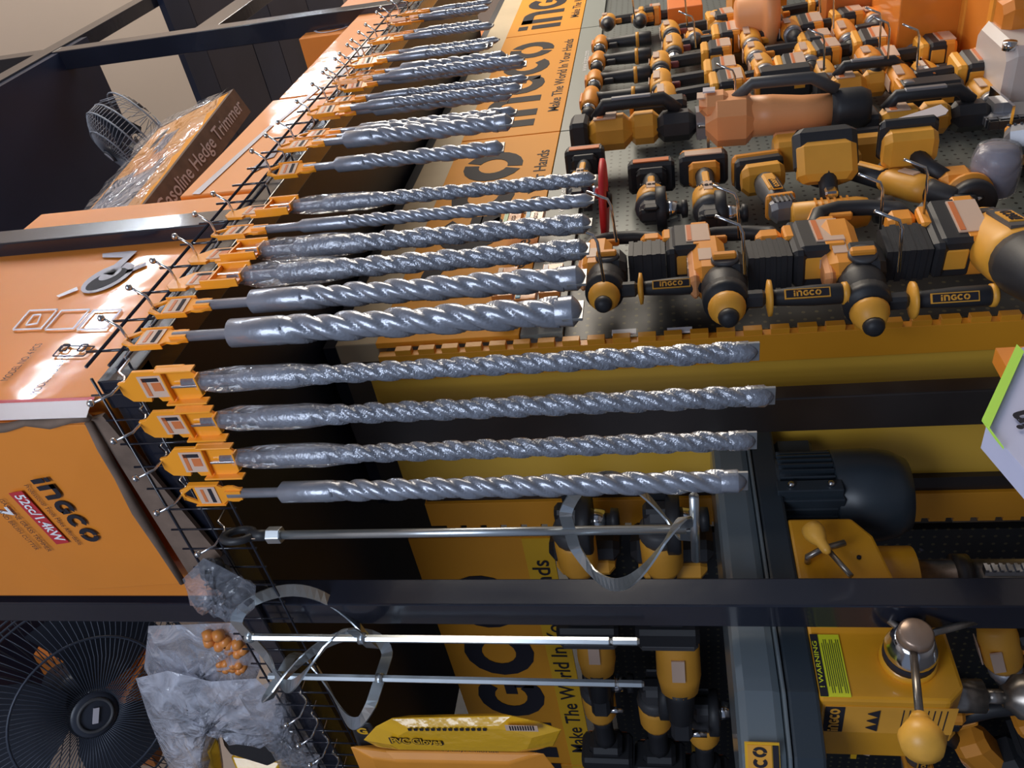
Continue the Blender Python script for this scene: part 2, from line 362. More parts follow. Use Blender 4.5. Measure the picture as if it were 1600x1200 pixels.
# hooks -------------------------------------------------------------
def hook_mesh():
    b = MB(); b.tube([(0, 0.03, 0.02), (0, 0, 0.02), (0, -.012, .004), (0, -.02, 0.0), (0, -.05, .004), (0, -.066, .022)], .0021, CHR, 8)
    b.lathe([(-.005, .001), (-.003, .0045), (0, .0055), (.003, .0045), (.005, .001)], CHR, T(0, -.067, .025), 10); return b
hook0 = tag(hook_mesh().build('wire_hook'), '', 'hook')
HK = [0]
def hook(M, label, group):
    if HK[0] == 0: o = hook0
    else: o = hook0.copy(); COL.objects.link(o)
    HK[0] += 1; o.matrix_world = M; o['label'] = label; o['group'] = group; return o

# ------------------------------------------------------------------ drill bits
def flute(mb, L, r, z0, m, pitch=None, n=32):
    pitch = pitch or r * 6.8; K = int(L / pitch * 30); vs = []; fs = []
    for k in range(K + 1):
        z = z0 - L * k / K; tw = 2 * PI * (k / K) * L / pitch; e = min(1, k / 10, )
        for i in range(n):
            a = 2 * PI * i / n; ph = ((a + tw) % PI) / PI
            kn = ((0, .98), (.14, 1.0), (.30, .99), (.37, .74), (.44, .68), (.52, .80), (.66, .87), (.80, .84), (.86, .66), (.92, .62), (1.0, .98))
            for q in range(10):
                if ph <= kn[q + 1][0]: break
            u_ = (ph - kn[q][0]) / (kn[q + 1][0] - kn[q][0]); g = kn[q][1] + (kn[q + 1][1] - kn[q][1]) * u_
            rr = r * (1 - e + e * g)
            vs.append((rr * math.cos(a), rr * math.sin(a), z))
    for k in range(K):
        for i in range(n): fs.append((k * n + i, k * n + (i + 1) % n, (k + 1) * n + (i + 1) % n, (k + 1) * n + i))
    mb.add(vs, fs, m, None, True)
def tagA(root, s=1.0):     # closed loop tag with sticker window
    w2 = .021 * s; b = MB(); out = [(-.008, 0), (.008, 0), (w2, -.018), (w2, -.060), (w2 * .62, -.070), (w2 * .72, -.078), (w2 * .72, -.088), (w2 * .4, -.10), (-w2 * .4, -.10), (-w2 * .72, -.088), (-w2 * .72, -.078), (-w2 * .62, -.070), (-w2, -.060), (-w2, -.018)]
    F = frame((0, 0, .006), (1, 0, 0), (0, 0, 1))
    inner = [(x * .62, y * .30 - .004) for x, y in [(-.010, 0), (.010, 0), (w2, -.03), (w2, -.055), (-w2, -.055), (-w2, -.03)]]
    b.prism([(-w2, -.022), (w2, -.022), (w2, -.060), (w2 * .62, -.070), (w2 * .72, -.078), (w2 * .72, -.088), (w2 * .4, -.10), (-w2 * .4, -.10), (-w2 * .72, -.088), (-w2 * .72, -.078), (-w2 * .62, -.070), (-w2, -.060)], .004, ORT, F)
    for sg in (-1, 1): b.prism([(sg * w2, -.023), (sg * .009, .001), (sg * .003, -.004), (sg * (w2 - .006), -.023)][::sg], .004, ORT, F)
    b.box((0, 0, .0045), (.020, .004, .005), ORT)
    for sg in (-1, 1): b.box((sg * w2 * .96, 0, -.035), (.002, .009, .05), ORT)
    b.box((0, -.0005, -.080), (.016, .012, .026), ORT)
    o = b.build('hang_tag', root, .0006)
    k = MB(); k.box((0, -.0028, -.037), (w2 * 1.55, .0012, .032), STK); k.box((0, -.0036, -.031), (w2 * 1.2, .0008, .005), STO); k.box((0, -.0036, -.044), (w2 * 1.3, .0008, .006), INK); k.build('sticker', o)
def tagB(root):     # wide tag with notch and recessed pocket
    b = MB(); F = frame((0, 0, .006), (1, 0, 0), (0, 0, 1))
    b.prism([(-.016, .004), (-.028, -.006), (-.030, -.034), (-.022, -.037), (-.022, -.046), (-.030, -.050), (-.030, -.105), (-.020, -.118), (.012, -.118), (.028, -.105), (.028, -.064), (.022, -.060), (.022, -.026), (.006, -.008), (.004, .004)], .005, ORT, F)
    b.box((-.029, -.006, -.085), (.003, .014, .06), ORT); b.box((.026, -.006, -.088), (.003, .014, .055), ORT); b.box((0, -.006, -.114), (.03, .014, .003), ORT); b.box((0, -.005, -.066), (.05, .010, .003), ORT)
    b.box((-.002, -.007, -.092), (.004, .004, .04), CHR)
    o = b.build('hang_tag', root, .0008)
    k = MB(); k.box((-.003, -.0035, -.043), (.036, .0012, .036), STK); k.box((-.003, -.0043, -.033), (.03, .0008, .006), STO); k.box((-.003, -.0043, -.049), (.014, .0008, .014), STO); k.box((.009, -.0043, -.043), (.006, .0008, .024), INK); k.build('sticker', o)
def make_bit(r, total, kind, wrapped, label, M, group, shank=.055, collar=.075):
    t = thing('masonry_drill_bit', label, 'drill bit', M, group)
    (tagB if kind == 'B' else tagA)(t); z = -.112 if kind == 'B' else -.095
    m = WRP if wrapped else STL; b = MB()
    rs = min(.0075, r * .8)
    b.lathe([(z + .025, rs), (z - shank, rs), (z - shank - .008, r * .98), (z - shank - collar - .01, r * .98), (z - shank - collar - .016, r * .9)], m, None, 18)
    z2 = z - shank - collar; Lf = total + z2 - .03
    flute(b, Lf, r, z2, m); b.build('fluted_shaft', t)
    b = MB(); ze = z2 - Lf + .004
    b.lathe([(ze, r * .92), (ze - .022, r * .97), (ze - .030, r * .55), (ze - .034, r * .1)], m, None, 14); b.box((0, 0, ze - .022), (r * 1.9, .004, .026), CAR); b.build('carbide_tip', t, .0004)
    if wrapped:
        k = MB(); n = 14; vs = []; fs = []; zz = [z + .004, z - .03, z - shank, z - shank - .05, z2, z2 - .05]
        for i, q in enumerate(zz):
            for j in range(n):
                a = 2 * PI * j / n; rr = r * (1.12 + .22 * random.random()) * (.7 if i in (0, 5) else 1); vs.append((rr * math.cos(a), rr * math.sin(a), q))
        for i in range(5):
            for j in range(n): fs.append((i * n + j, i * n + (j + 1) % n, i * n + n + (j + 1) % n, i * n + n + j))
        k.add(vs, fs, FILM, None, True); k.build('plastic_wrap', t)
    return t
# six long bits on the front strip
RZ1 = RZ(.0)
front = [(.880, .0205, .64, 'A', False, 'thickest grey masonry bit, nearest on the front strip, hung beside the gap'),
         (.960, .0178, .64, 'A', False, 'second thick smooth masonry bit on the front strip, octagonal orange tag'),
         (1.037, .0160, .64, 'B', True, 'masonry bit with tightly wrinkled plastic, third from the rack corner'),
         (1.114, .0160, .64, 'B', True, 'masonry bit with loose bunched plastic below its orange tag'),
         (1.191, .0115, .64, 'A', False, 'slim masonry bit fifth on the front strip, flat stickered loop tag'),
         (1.268, .0128, .64, 'B', True, 'wrinkle-wrapped slim masonry bit, last of the long front row')]
G1 = 'long masonry bits on the front strip'
for i, (x, r, L, k, wv, lb) in enumerate(front):
    hook(T(x, .600, 2.300), 'chrome ball-end hook on the front strip holding one long masonry bit', 'hooks holding the long front bits')
    make_bit(r, L, k, wv, lb, T(x, .572, 2.300) @ RZ(random.uniform(-.12, .12)), G1)
# far row: many shorter bits
tips = [(434, 783, 244, .0125), (456, 792, 219, .0145), (475, 780, 203, .0150), (480, 801, 193, .0105), (503, 800, 182, .0095), (508, 793, 166, .0125), (525, 815, 153, .0085), (537, 803, 138, .0105), (540, 814, 124, .0085), (553, 781, 115, .013),
        (562, 745, 107, .0085), (570, 758, 95, .0085), (578, 770, 84, .0075), (586, 752, 77, .0085), (597, 761, 60, .0075), (600, 737, 69, .0085), (605, 746, 45, .0085), (615, 740, 37, .0085), (622, 753, 31, .0075), (630, 750, 17, .0075), (638, 745, 8, .0085), (645, 740, 1, .0085)]
G2 = 'shorter masonry bits farther along the strip'; protos = {}
nth = ['first', 'second', 'third', 'fourth', 'fifth', 'sixth', 'seventh', 'eighth', 'ninth', 'tenth', 'eleventh', 'twelfth', 'thirteenth', 'fourteenth', 'fifteenth', 'sixteenth', 'seventeenth', 'eighteenth', 'nineteenth', 'twentieth', 'twenty-first', 'twenty-second']
xs = [1.453, 1.53, 1.60, 1.63, 1.72, 1.745, 1.83, 1.91, 1.935, 2.01, 2.05, 2.12, 2.16, 2.23, 2.30, 2.34, 2.42, 2.47, 2.56, 2.66, 2.75, 2.86]
for i, (tx, px, py, r) in enumerate(tips):
    x = xs[i]; zt_ = 2.30 if i % 2 == 0 else 2.30; yy = .560 if i % 3 == 1 else .578
    # tip height from the view ray crossing the strip's plane at this x
    d = ray(px, py); zz = at(px, py, 1, yy).z
    L = zt_ - zz - .0
    size = 'thick' if r > .012 else ('medium' if r > .009 else 'thin')
    kind = 'A'
    lb = '%s masonry bit in orange tag, %s back from the gap after the long front bits' % (size, nth[i])
    Mx = T(x, yy, zt_) @ RZ(random.uniform(-.35, .35))
    if i % 2 == 0 or x - xs[i - 1] > .045: hook(T(x, .600, 2.300), 'chrome ball-end hook holding shorter bits farther along the front strip', 'hooks holding the shorter bits')
    make_bit(r * 1.2, L, kind, False, lb, Mx, G2, .035, .05 if i < 12 else .03)
# four long bits on the side strip
side = [(.600, .0135, .83, 'B', True, 'long masonry bit nearest the rack corner on the side strip, wide orange tag'),
        (.668, .0145, .85, 'B', True, 'longest masonry bit, crumpled plastic at its tip, second on the side strip'),
        (.740, .0140, .83, 'B', True, 'long masonry bit third on the side strip, between the crumpled-tip and octagonal-tag ones'),
        (.812, .0165, .82, 'A', False, 'long thick masonry bit with octagonal orange tag beside the round mixing paddle')]
MS = RZ(-PI / 2)
for i, (y, r, L, k, wv, lb) in enumerate(side):
    hook(T(.842, y, 2.29) @ MS, 'chrome ball-end hook on the side strip holding one long masonry bit', 'hooks on the side strip')
    make_bit(r, L, k, wv, lb, T(.812, y, 2.283) @ MS @ RZ(random.uniform(-.1, .1)), 'long masonry bits on the side strip')

# ------------------------------------------------------------------ mixing paddles
def paddle(b, R, z0, z1, wd, turn=0.0):
    # each blade: arm out from the shaft, half a turn down at radius R, arm back in; sheet width lies in the twisted loop's plane
    for s in (0, 1):
        ph = turn + s * PI; pts = []; wds = []; c = R * .38; dz = (z1 - z0); sg = 1 if dz > 0 else -1
        loop = []
        for i in range(5): loop.append((.008 + (R - c - .008) * i / 4, 0, 0, 1))
        for i in range(1, 6): a = PI / 2 * i / 5; loop.append((R - c + c * math.sin(a), sg * c * (1 - math.cos(a)), math.sin(a), math.cos(a)))
        n = 16
        for i in range(1, n): loop.append((R, sg * c + (dz - 2 * sg * c) * i / n, 1, 0))
        for i in range(0, 6): a = PI / 2 * (1 - i / 5); loop.append((R - c + c * math.sin(a), dz - sg * c * (1 - math.cos(a)), math.sin(a), -math.cos(a)))
        for i in range(1, 5): loop.append((R - c - (R - c - .008) * i / 4, dz, 0, -1))
        for rr, zz, wr, wz in loop:
            a = ph + PI * .95 * min(1, max(0, zz / dz)); rad = Vector((math.cos(a), math.sin(a), 0))
            pts.append(rad * rr + Vector((0, 0, z0 + zz))); wds.append(rad * wr + Vector((0, 0, wz * -sg)))
        b.ribbon(pts, wds, wd, .0028, ZNC)
# first: threaded head up, paddle down
t = thing('mixing_paddle', 'zinc mixing paddle hung head up with hex nut, blades at its foot', 'mixer paddle', T(.812, .905, 2.245) @ RZ(.4), 'mixing paddles')
b = MB(); b.tube([(0, 0, -.075), (0, 0, -.70)], .0068, ZNC, 12); b.build('rod', t)
MB().lathe([(-.085, .0135), (-.062, .0135)], ZNC, None, 6, False).build('hex_nut', t, .001)
b = MB(); b.tube([(.022 * math.cos(a), 0, -.012 + .024 * math.sin(a)) for a in [i * PI / 8 for i in range(16)]], .0065, BLK, 8, closed=True); b.tube([(0, 0, -.03), (0, 0, -.065)], .009, BLK, 10); b.build('hanging_ring', t, label='black rubber hanging ring')
b = MB(); b.tube([(.015, 0, -.03), (.02, .01, -.045), (.005, .008, -.055), (-.012, 0, -.04)], .0008, STK, 5); b.build('twine', t, label='thin twine loop')
b = MB(); paddle(b, .076, -.535, -.70, .018, turn=.9); b.build('helical_blades', t)
b = MB(); b.tube([(.0, .074, -.712), (0, -.074, -.712)], .0068, ZNC, 10, M=RZ(-.5)); b.build('end_bar', t)
hook(T(.842, .905, 2.262) @ MS, 'chrome ball-end hook carrying the mixing paddle with the hex nut', 'hooks on the side strip')
def hexmixer(y, R, zb0, zb1, label, turn, zend):
    t = thing('mixing_paddle', label, 'mixer paddle', T(.80, y, 2.30) @ RZ(turn), 'mixing paddles')
    b = MB(); b.lathe([(0.01, .0065), (-.03 - (2.30 - zend) + .045, .0065), (-(2.30 - zend) + .012, .0042), (-(2.30 - zend) + .008, .0065), (-(2.30 - zend) - .03, .0065), (-(2.30 - zend) - .034, .0045)], ZNC, None, 6, False); b.build('hex_shaft', t)
    b = MB(); paddle(b, R, zb0, zb1, .021, turn=1.2); b.build('helical_blades', t)
    b = MB()
    for z in (zb0, zb1): b.lathe([(z - .006, .010), (z + .006, .010)], ZNC, None, 8)
    b.build('weld_collars', t)
hexmixer(1.155, .080, .004, -.205, 'zinc hex-shank mixing paddle with blades up, crossing the front post', .2, 1.66)
hexmixer(1.275, .076, -.012, -.205, 'zinc hex-shank mixing paddle hanging just past the post, blades by the wire ends', 2.2, 1.66)
for k in range(6): hook(T(.842, 1.40 + .075 * k, 2.285) @ MS, 'empty bright wire hook on the side strip beyond the paddles', 'empty hooks on the side strip')

# ------------------------------------------------------------------ cartons on the rack
def carton(name, label, x0, x1, y0, y1, z0, z1, m=CBX, cat='box', group=None, bevel=.003):
    t = thing(name, label, cat, T((x0 + x1) / 2, (y0 + y1) / 2, z0), group)
    MB().box((0, 0, (z1 - z0) / 2), (x1 - x0, y1 - y0, z1 - z0), m).build('carton_body', t, bevel); return t
def onbox(t, mb, name, label=None):   # world-space print geometry parented to the carton
    o = mb.build(name, t, label=label, xf=t.matrix_world.inverted()); return o
FA = lambda x, z, y: frame((x, y, z), (1, 0, 0), (0, 0, 1))
# 1: the nearest long carton; its damaged end faces the side
t = thing('carton', 'long orange brush cutter carton, upside down with a torn end, over the rack corner', 'box')
b = MB(); b.box((1.22, .90, 2.66), (.70, .47, .56), CBX); b.build('carton_body', t, .006)
b = MB()
# bulging loose end flap
P = [at(q[0], q[1], 0, .838) for q in [(-60, 668), (138, 664)]] + [at(*q, 0, .838) for q in ((205, 790), (284, 912), (140, 921), (95, 905), (45, 868), (-60, 790))]
vs = list(P) + [p + Vector((.012, 0, 0)) for p in P]; n = len(P); cen = sum(P, Vector()) / n + Vector((-.004, 0, 0))
vs.append(cen); fs = [(i, (i + 1) % n, 2 * n) for i in range(n)] + [tuple(range(2 * n - 1, n - 1, -1))] + [(i, n + i, n + (i + 1) % n, (i + 1) % n) for i in range(n)]
b.add(vs, fs, CBX, None, False); b.build('end_flap', t, .001)
k = MB(); lx = .8335
A = at(108, 805, 0, lx); dirr = (at(150, 850, 0, lx) - at(66, 757, 0, lx)).normalized()
up = Vector((-1, 0, 0)).cross(dirr)
Fm = lambda px, py, off=-.002: frame(at(px, py, 0, lx + off), dirr, up)
logo(k, .0335, INK, Fm(106, 799)); k.build('wordmark', t)
k = MB(); text(k, 'Professional Tools Make Affordable', .012, INK, Fm(84, 806), width=.145); k.build('small_lettering', t)
k = MB(); k.box((0, 0, 0), (.125, .027, .001), REDP, Fm(62, 810)); text(k, '52cc/1.4kW', .027, WHT, Fm(62, 810, -.0035), width=.112, bold=.02); k.build('power_label', t, label='red label lettered 52cc/1.4kW')
k = MB(); text(k, 'GASOLINE GRASS TRIMMER', .013, INK, Fm(40, 822), width=.13); text(k, 'AND BRUSH CUTTER', .012, INK, Fm(29, 829), width=.10); text(k, '7', .04, WHT, Fm(4, 800), bold=.03); k.build('type_lettering', t)
# torn corrugated edge along the top of the flap and inner dark liner
k = MB(); pts = [at(px, py, 0, .838) for px, py in [(-40, 672), (10, 668), (40, 660), (80, 662), (110, 655), (130, 650), (142, 655)]]
k.tube(pts, [.009, .008, .006, .009, .007, .010, .005], CRD, 6)
pts = [at(px, py, 0, .842) for px, py in [(138, 660), (160, 700), (185, 745), (215, 800), (250, 855), (285, 910)]]
k.tube(pts, [.006, .008, .007, .009, .007, .006], CRD, 6); k.build('torn_edge', t, label='brown torn corrugated edge')
k = MB()
q = [at(px, py, 0, .846) for px, py in [(142, 655), (160, 650), (345, 870), (300, 905)]]
k.add(q + [p + Vector((.008, 0, 0)) for p in q], [(0, 1, 2, 3), (7, 6, 5, 4), (0, 4, 5, 1), (1, 5, 6, 2), (2, 6, 7, 3), (3, 7, 4, 0)], CRD); k.build('side_flap', t, label='dark brown bent side flap')
k = MB(); yf = .663
def quad(k, pts, m, y=yf - .0015, d=.0006):
    q = [at(px, py, 1, y) for px, py in pts]; nn = len(q)
    k.add(q + [p + Vector((0, d, 0)) for p in q], [tuple(range(nn)), tuple(range(2 * nn - 1, nn - 1, -1))] + [(i, (i + 1) % nn, nn + (i + 1) % nn, nn + i) for i in range(nn)], m)
quad(k, [(-20, 630), (143, 625), (135, 652), (-20, 657)], LIN); quad(k, [(-20, 626), (148, 620), (146, 625), (-20, 631)], REDP); k.build('white_band', t, label='pale band with red line')
k = MB()
def outl(k, pts, w=2.2, m=LIN):
    for i in range(len(pts)):
        a = Vector(pts[i]); c = Vector(pts[(i + 1) % len(pts)]); dd = (c - a).normalized(); nn = Vector((-dd.y, dd.x)) * w / 2
        quad(k, [tuple(a - nn), tuple(c - nn), tuple(c + nn), tuple(a + nn)], m)
for ox in (0, 50, 100): outl(k, [(20 + ox, 515), (46 + ox, 485), (90 + ox, 483), (64 + ox, 513)])
outl(k, [(40, 508), (52, 492), (64, 491), (58, 505)], 2); k.build('icon_frames', t)
k = MB(); random.seed(3)
for (a, c, n_) in (((15, 560), (100, 550), 3), ((60, 580), (140, 585), 2)):
    text(k, 'MODEL NO. 4 PCS', .020, INK, frame(at(a[0] + 20, a[1] + 5, 1, yf - .002), (1, 0, 0), (0, 0, 1)), width=.10)
for px, py in ((92, 548), (120, 548)): outl(k, [(px, py), (px + 8, py - 10), (px + 18, py - 10), (px + 10, py)], 2, INK)
outl(k, [(82, 556), (96, 540), (148, 541), (130, 556)], 1.5, INK); k.build('handling_marks', t)
# printed brush cutter drawing
k = MB()
def disc(k, cx, cy, rx, ry, m, rot=0, off=0.0):
    pts = []
    for i in range(20):
        a = 2 * PI * i / 20; x, y = rx * math.cos(a), ry * math.sin(a); pts.append((cx + x * math.cos(rot) - y * math.sin(rot), cy + x * math.sin(rot) + y * math.cos(rot)))
    quad(k, pts, m, yf - .0015 - off)
disc(k, 168, 434, 46, 15, GIN, -.45); disc(k, 166, 436, 36, 9, INK, -.45, .0005); disc(k, 172, 428, 20, 6, GIN, -.45, .001)
quad(k, [(160, 428), (205, 392), (214, 392), (176, 430)], GIN, yf - .0025)
quad(k, [(88, 462), (120, 448), (122, 453), (92, 464)], LIN); quad(k, [(205, 392), (160, 396), (160, 402), (200, 402)], GIN); quad(k, [(190, 424), (228, 410), (228, 415), (195, 428)], GIN)
k.build('cutter_picture', t)
# 2: second long carton
t = carton('carton', 'long glossy orange carton with grey line print behind the upper post', 1.585, 2.18, .665, 1.12, 2.362, 2.60)
k = MB(); quad(k, [(300, 303), (312, 303), (428, 195), (422, 195)], LIN, .663)
quad(k, [(410, 250), (440, 215), (446, 218), (428, 245)], GIN, .663); quad(k, [(390, 265), (412, 250), (420, 256), (398, 268)], GIN, .663)
onbox(t, k, 'line_print')
t = carton('carton', 'long orange carton at the far end with strong lamp glare', 2.19, 3.25, .665, 1.12, 2.362, 2.585)
k = MB(); quad(k, [(432, 190), (438, 190), (500, 138), (494, 138)], LIN, .663); quad(k, [(520, 120), (560, 90), (560, 96), (526, 124)], GIN, .663); quad(k, [(540, 90), (575, 62), (590, 62), (556, 94)], LIN, .663); onbox(t, k, 'line_print')
t = carton('carton', 'small orange carton with rounded icon print, on top of the far long carton', 2.95, 3.30, .70, 1.0, 2.60, 2.80)
k = MB(); c0 = Vector((3.03, .698, 2.70))
for r1, r2, m_ in ((.07, .062, LIN), (.03, .018, INK)): k.ring(0, 0, r1, r2, 0, 360, .001, m_, FA(3.05, 2.70, .6975), 16)
logo(k, .04, INK, FA(3.2, 2.70, .6975)); onbox(t, k, 'icon_print')
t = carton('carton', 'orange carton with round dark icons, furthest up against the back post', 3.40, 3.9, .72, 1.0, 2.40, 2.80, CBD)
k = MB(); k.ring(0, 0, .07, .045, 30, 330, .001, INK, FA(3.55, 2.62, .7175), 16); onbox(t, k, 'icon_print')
# hedge trimmer carton leaning, film wrapped
ang = .62
M = T(1.875, .66, 2.70) @ RZ(-.10) @ RX(-.30)
t = thing('carton', 'film-wrapped hedge trimmer carton lying tilted on top of the long orange cartons', 'box', M)
b = MB(); b.box((0, .03, .15), (.62, .07, .28), BNR); b.build('carton_body', t, .003)
b = MB(); b.box((0, .03, .006), (.625, .074, .012), CRD); b.box((.312, .03, .15), (.006, .073, .285), CRD); b.box((-.312, .03, .15), (.006, .073, .285), CRD); b.build('dark_edges', t)
b = MB(); text(b, 'Gasoline Hedge Trimmer', .05, LIN, frame((.02, .03, -.0012), (1, 0, 0), (0, -1, 0)), width=.54, bold=.01); b.build('name_lettering', t)
b = MB(); b.box((-.14, -.0055, .18), (.30, .001, .19), MIR); b.box((.12, -.0055, .17), (.16, .001, .05), GIN); b.box((.06, -.007, .2), (.08, .001, .06), ORG); b.box((.02, -.0065, .15), (.10, .001, .07), OBR); b.box((.2, -.0065, .22), (.10, .001, .02), INK); b.build('trimmer_picture', t)
b = MB(); n = 14; vs = []; fs = []
for i in range(n + 1):
    for j in range(8): vs.append((-.32 + .64 * i / n, -.011 - random.random() * .012, .0 + .29 * j / 7))
for i in range(n):
    for j in range(7): fs.append((i * 8 + j, i * 8 + j + 1, i * 8 + 9 + j, i * 8 + 8 + j))
b.add(vs, fs, FILM, None, True); b.build('shrink_film', t)
# yellow wrapped parcel on the near carton, left
t = carton('carton', 'yellow film-wrapped box standing behind the brush cutter carton', 1.45, 1.85, .80, 1.15, 2.95, 3.10, BNR)
p0 = at(45, 425, 1, .72)
t = thing('parcel', 'yellow tool parcel in creased shiny film with orange tape at the frame edge', 'parcel', T(p0) @ RY(.15) @ RZ(.1))
MB().box((0, .03, 0), (.30, .10, .11), BNR, ch=.012).build('box_body', t); MB().box((-.05, -.0215, .025), (.12, .003, .07), MIR).build('film_window', t)
MB().box((0, .03, -.066), (.26, .09, .02), ORG, ch=.006).build('taped_edge', t)
p0 = at(15, 470, 1, .74)
t = thing('parcel', 'dark and yellow striped parcel at the frame edge below the film-wrapped one', 'parcel', T(p0) @ RY(-.5))
MB().box((0, .04, 0), (.16, .1, .12), BLK, ch=.006).build('box_body', t); MB().box((-.02, -.0125, .0), (.05, .004, .12), BNR).build('yellow_stripe', t)

# ------------------------------------------------------------------ fans
def fan(label, M, R, wires, nm='pedestal_fan', pod=True, FAN=FAN):
    t = thing(nm, label, 'fan', M)
    b = MB()
    for k in range(wires):
        a = 2 * PI * k / wires; pts = []
        for u in (.20, .5, .7, .85, .95, 1.0): rr = R * u; pts.append((rr * math.cos(a + .25 * u), rr * math.sin(a + .25 * u), .055 * (1 - (u) ** 3)))
        pts.append((R * math.cos(a + .25), R * math.sin(a + .25), -.04)); b.tube(pts, .0013, FAN, 4)
    b.build('front_grille', t)
    b = MB()
    for rr, z in ((R, 0), (R, -.04), (R * .98, -.10), (R * .66, .040)): b.tube([(rr * math.cos(a), rr * math.sin(a), z) for a in [i * PI / 24 for i in range(48)]], .003, FAN, 6, closed=True)
    b.build('grille_rings', t)
    b = MB(); b.lathe([(.04, R * .22), (.052, R * .21), (.058, R * .17), (.058, .001)], FNB, None, 28); b.tube([(R * .14 * math.cos(a), R * .14 * math.sin(a), .06) for a in [i * PI / 16 for i in range(32)]], .004, GRP, 6, closed=True); b.build('centre_badge', t)
    MB().box((0, 0, .062), (.012, .035, .004), LIN).build('badge_mark', t)
    b = MB()
    for k in range(3):
        a0 = 2 * PI * k / 3; vs = []; fs = []
        for i in range(9):
            u = i / 8; a = a0 + (u - .5) * 1.5
            for j, rr in enumerate((.15, .5, .88)): vs.append((R * rr * math.cos(a + rr * .5), R * rr * math.sin(a + rr * .5), -.03 + (u - .5) * .05))
        vs += [(x, y, z - .003) for x, y, z in vs]
        for i in range(8):
            for j in range(2): q = i * 3 + j; fs.append((q, q + 1, q + 4, q + 3)); fs.append((27 + q, 27 + q + 3, 27 + q + 4, 27 + q + 1))
        b.add(vs, fs, FNB, None, True)
    b.build('blades', t)
    b = MB()
    for k in range(wires // 2):
        a = 2 * PI * k / (wires // 2); b.tube([(R * .25 * math.cos(a), R * .25 * math.sin(a), -.14), (R * .8 * math.cos(a), R * .8 * math.sin(a), -.12), (R * math.cos(a), R * math.sin(a), -.06)], .0012, FAN, 4)
    b.build('rear_grille', t)
    if not pod: return t
    b = MB(); b.lathe([(-.24, .03), (-.23, .05), (-.12, .055), (-.08, .05)], FNB, None, 16); b.build('motor_pod', t)
    return t
cF = CAM + ray(138, 1106) * 1.95
tow = (CAM - cF).normalized()
zf = (tow * .75 + Vector((-.3, .10, -.50))).normalized()
fan('large dark desk fan with wire grille standing below the torn carton', frame(cF, zf.orthogonal(), zf.cross(zf.orthogonal())), .262, 96)
cF2 = at(190, 225, 1, .86)
zf = (ray(190, 225).cross(at(215, 262, 1, .86) - at(130, 185, 1, .86)).normalized() - .25 * ray(190, 225).normalized()).normalized()
fan('grey fan with mesh grille peeking out behind the hedge trimmer carton', frame(cF2, zf.orthogonal(), zf.cross(zf.orthogonal())), .135, 60, pod=False, FAN=mat('pale_grey_grille', (.22, .23, .26), .5))

# ------------------------------------------------------------------ power tools (local: +x to the nose, +z up, +y to the viewer)
def battery(root, x, z, big=1.0, lab=STK, body=BLK, shoe=ORG):
    L, W, H = .118 * big, .076 * big, .052 * big
    o = MB().box((x, 0, z), (L, W, H), body, ch=.008).box((x - .004, 0, z - H * .55), (L * 1.03, W * 1.02, H * .75), shoe, ch=.007).build('battery', root)
    k = MB()
    k.box((x + L / 2, 0, z + H * .05), (.006, W * .5, H * .7), YEL, ch=.002); k.build('latch', o)
    k = MB(); k.box((x - .002, W * .515, z - H * .45), (L * .72, .003, H * .85), lab)
    k.box((x - .002, W * .535, z - H * .15), (L * .66, .002, H * .16), STO); k.build('battery_label', o)
    return o
def k_drill(label, M, group, var=0):
    t = thing('cordless_drill', label, 'power tool', M, group)
    b = MB(); X = RY(PI / 2)
    b.lathe([(-.085, .018), (-.08, .028), (-.03, .033), (.02, .031), (.035, .026)], YEL if var != 2 else ORG, X, 18, sy=.9); b.build('motor_housing', t)
    b = MB(); b.lathe([(.034, .027), (.052, .0275), (.056, .024)], GRY if var != 1 else GRP, X, 18); b.build('torque_collar', t)
    b = MB(); b.lathe([(.056, .021), (.080, .021), (.100, .013), (.106, .006)], BLK if var != 1 else CHR, X, 16); b.lathe([(.062, .0225), (.070, .0225)], GRP, X, 16); b.build('chuck', t)
    b = MB(); b.box((0, 0, 0), (.036, .034, .105), BLK, T(-.035, 0, -.075) @ RY(.14), ch=.009); b.box((-.022, 0, .002), (.07, .046, .040), BLK, ch=.008); b.build('handle', t)
    b = MB(); b.box((-.004, 0, -.040), (.015, .018, .028), MARO if var == 1 else ORG, ch=.003); b.build('trigger', t)
    b = MB(); b.box((-.045, 0, -.131), (.10, .064, .024), YEL, ch=.006); b.build('base', t)
    battery(t, -.045, -.163, .9)
    b = MB(); b.box((-.02, .030, .012), (.055, .003, .018), STK); b.box((-.02, 0, .0335), (.05, .028, .002), STK); b.build('name_label', t)
    return t
def k_stick(label, M, group):
    t = thing('cordless_screwdriver', label, 'power tool', M, group); X = RY(PI / 2)
    b = MB(); b.lathe([(-.065, .014), (-.06, .024), (-.02, .028), (.03, .026), (.04, .022)], ORG, X, 18); b.box((-.01, 0, .026), (.06, .03, .008), OBR, ch=.003); b.build('motor_housing', t)
    b = MB(); b.lathe([(.040, .022), (.055, .022), (.058, .019)], CHR, X, 16); b.build('torque_collar', t)
    b = MB(); b.lathe([(.058, .019), (.080, .019), (.095, .008)], BLK, X, 14); b.build('chuck', t)
    b = MB(); b.lathe([(-.175, .021), (-.17, .024), (-.125, .025), (-.118, .021), (-.04, .018), (-.02, .02)], BLK, T(-.02), 14); b.build('handle', t)
    b = MB(); b.lathe([(-.133, .0256), (-.122, .0256)], YEL, T(-.02), 14); b.build('battery_ring', t)
    b = MB(); b.box((.01, 0, -.045), (.018, .016, .03), BLK, ch=.003); b.build('trigger', t)
    return t
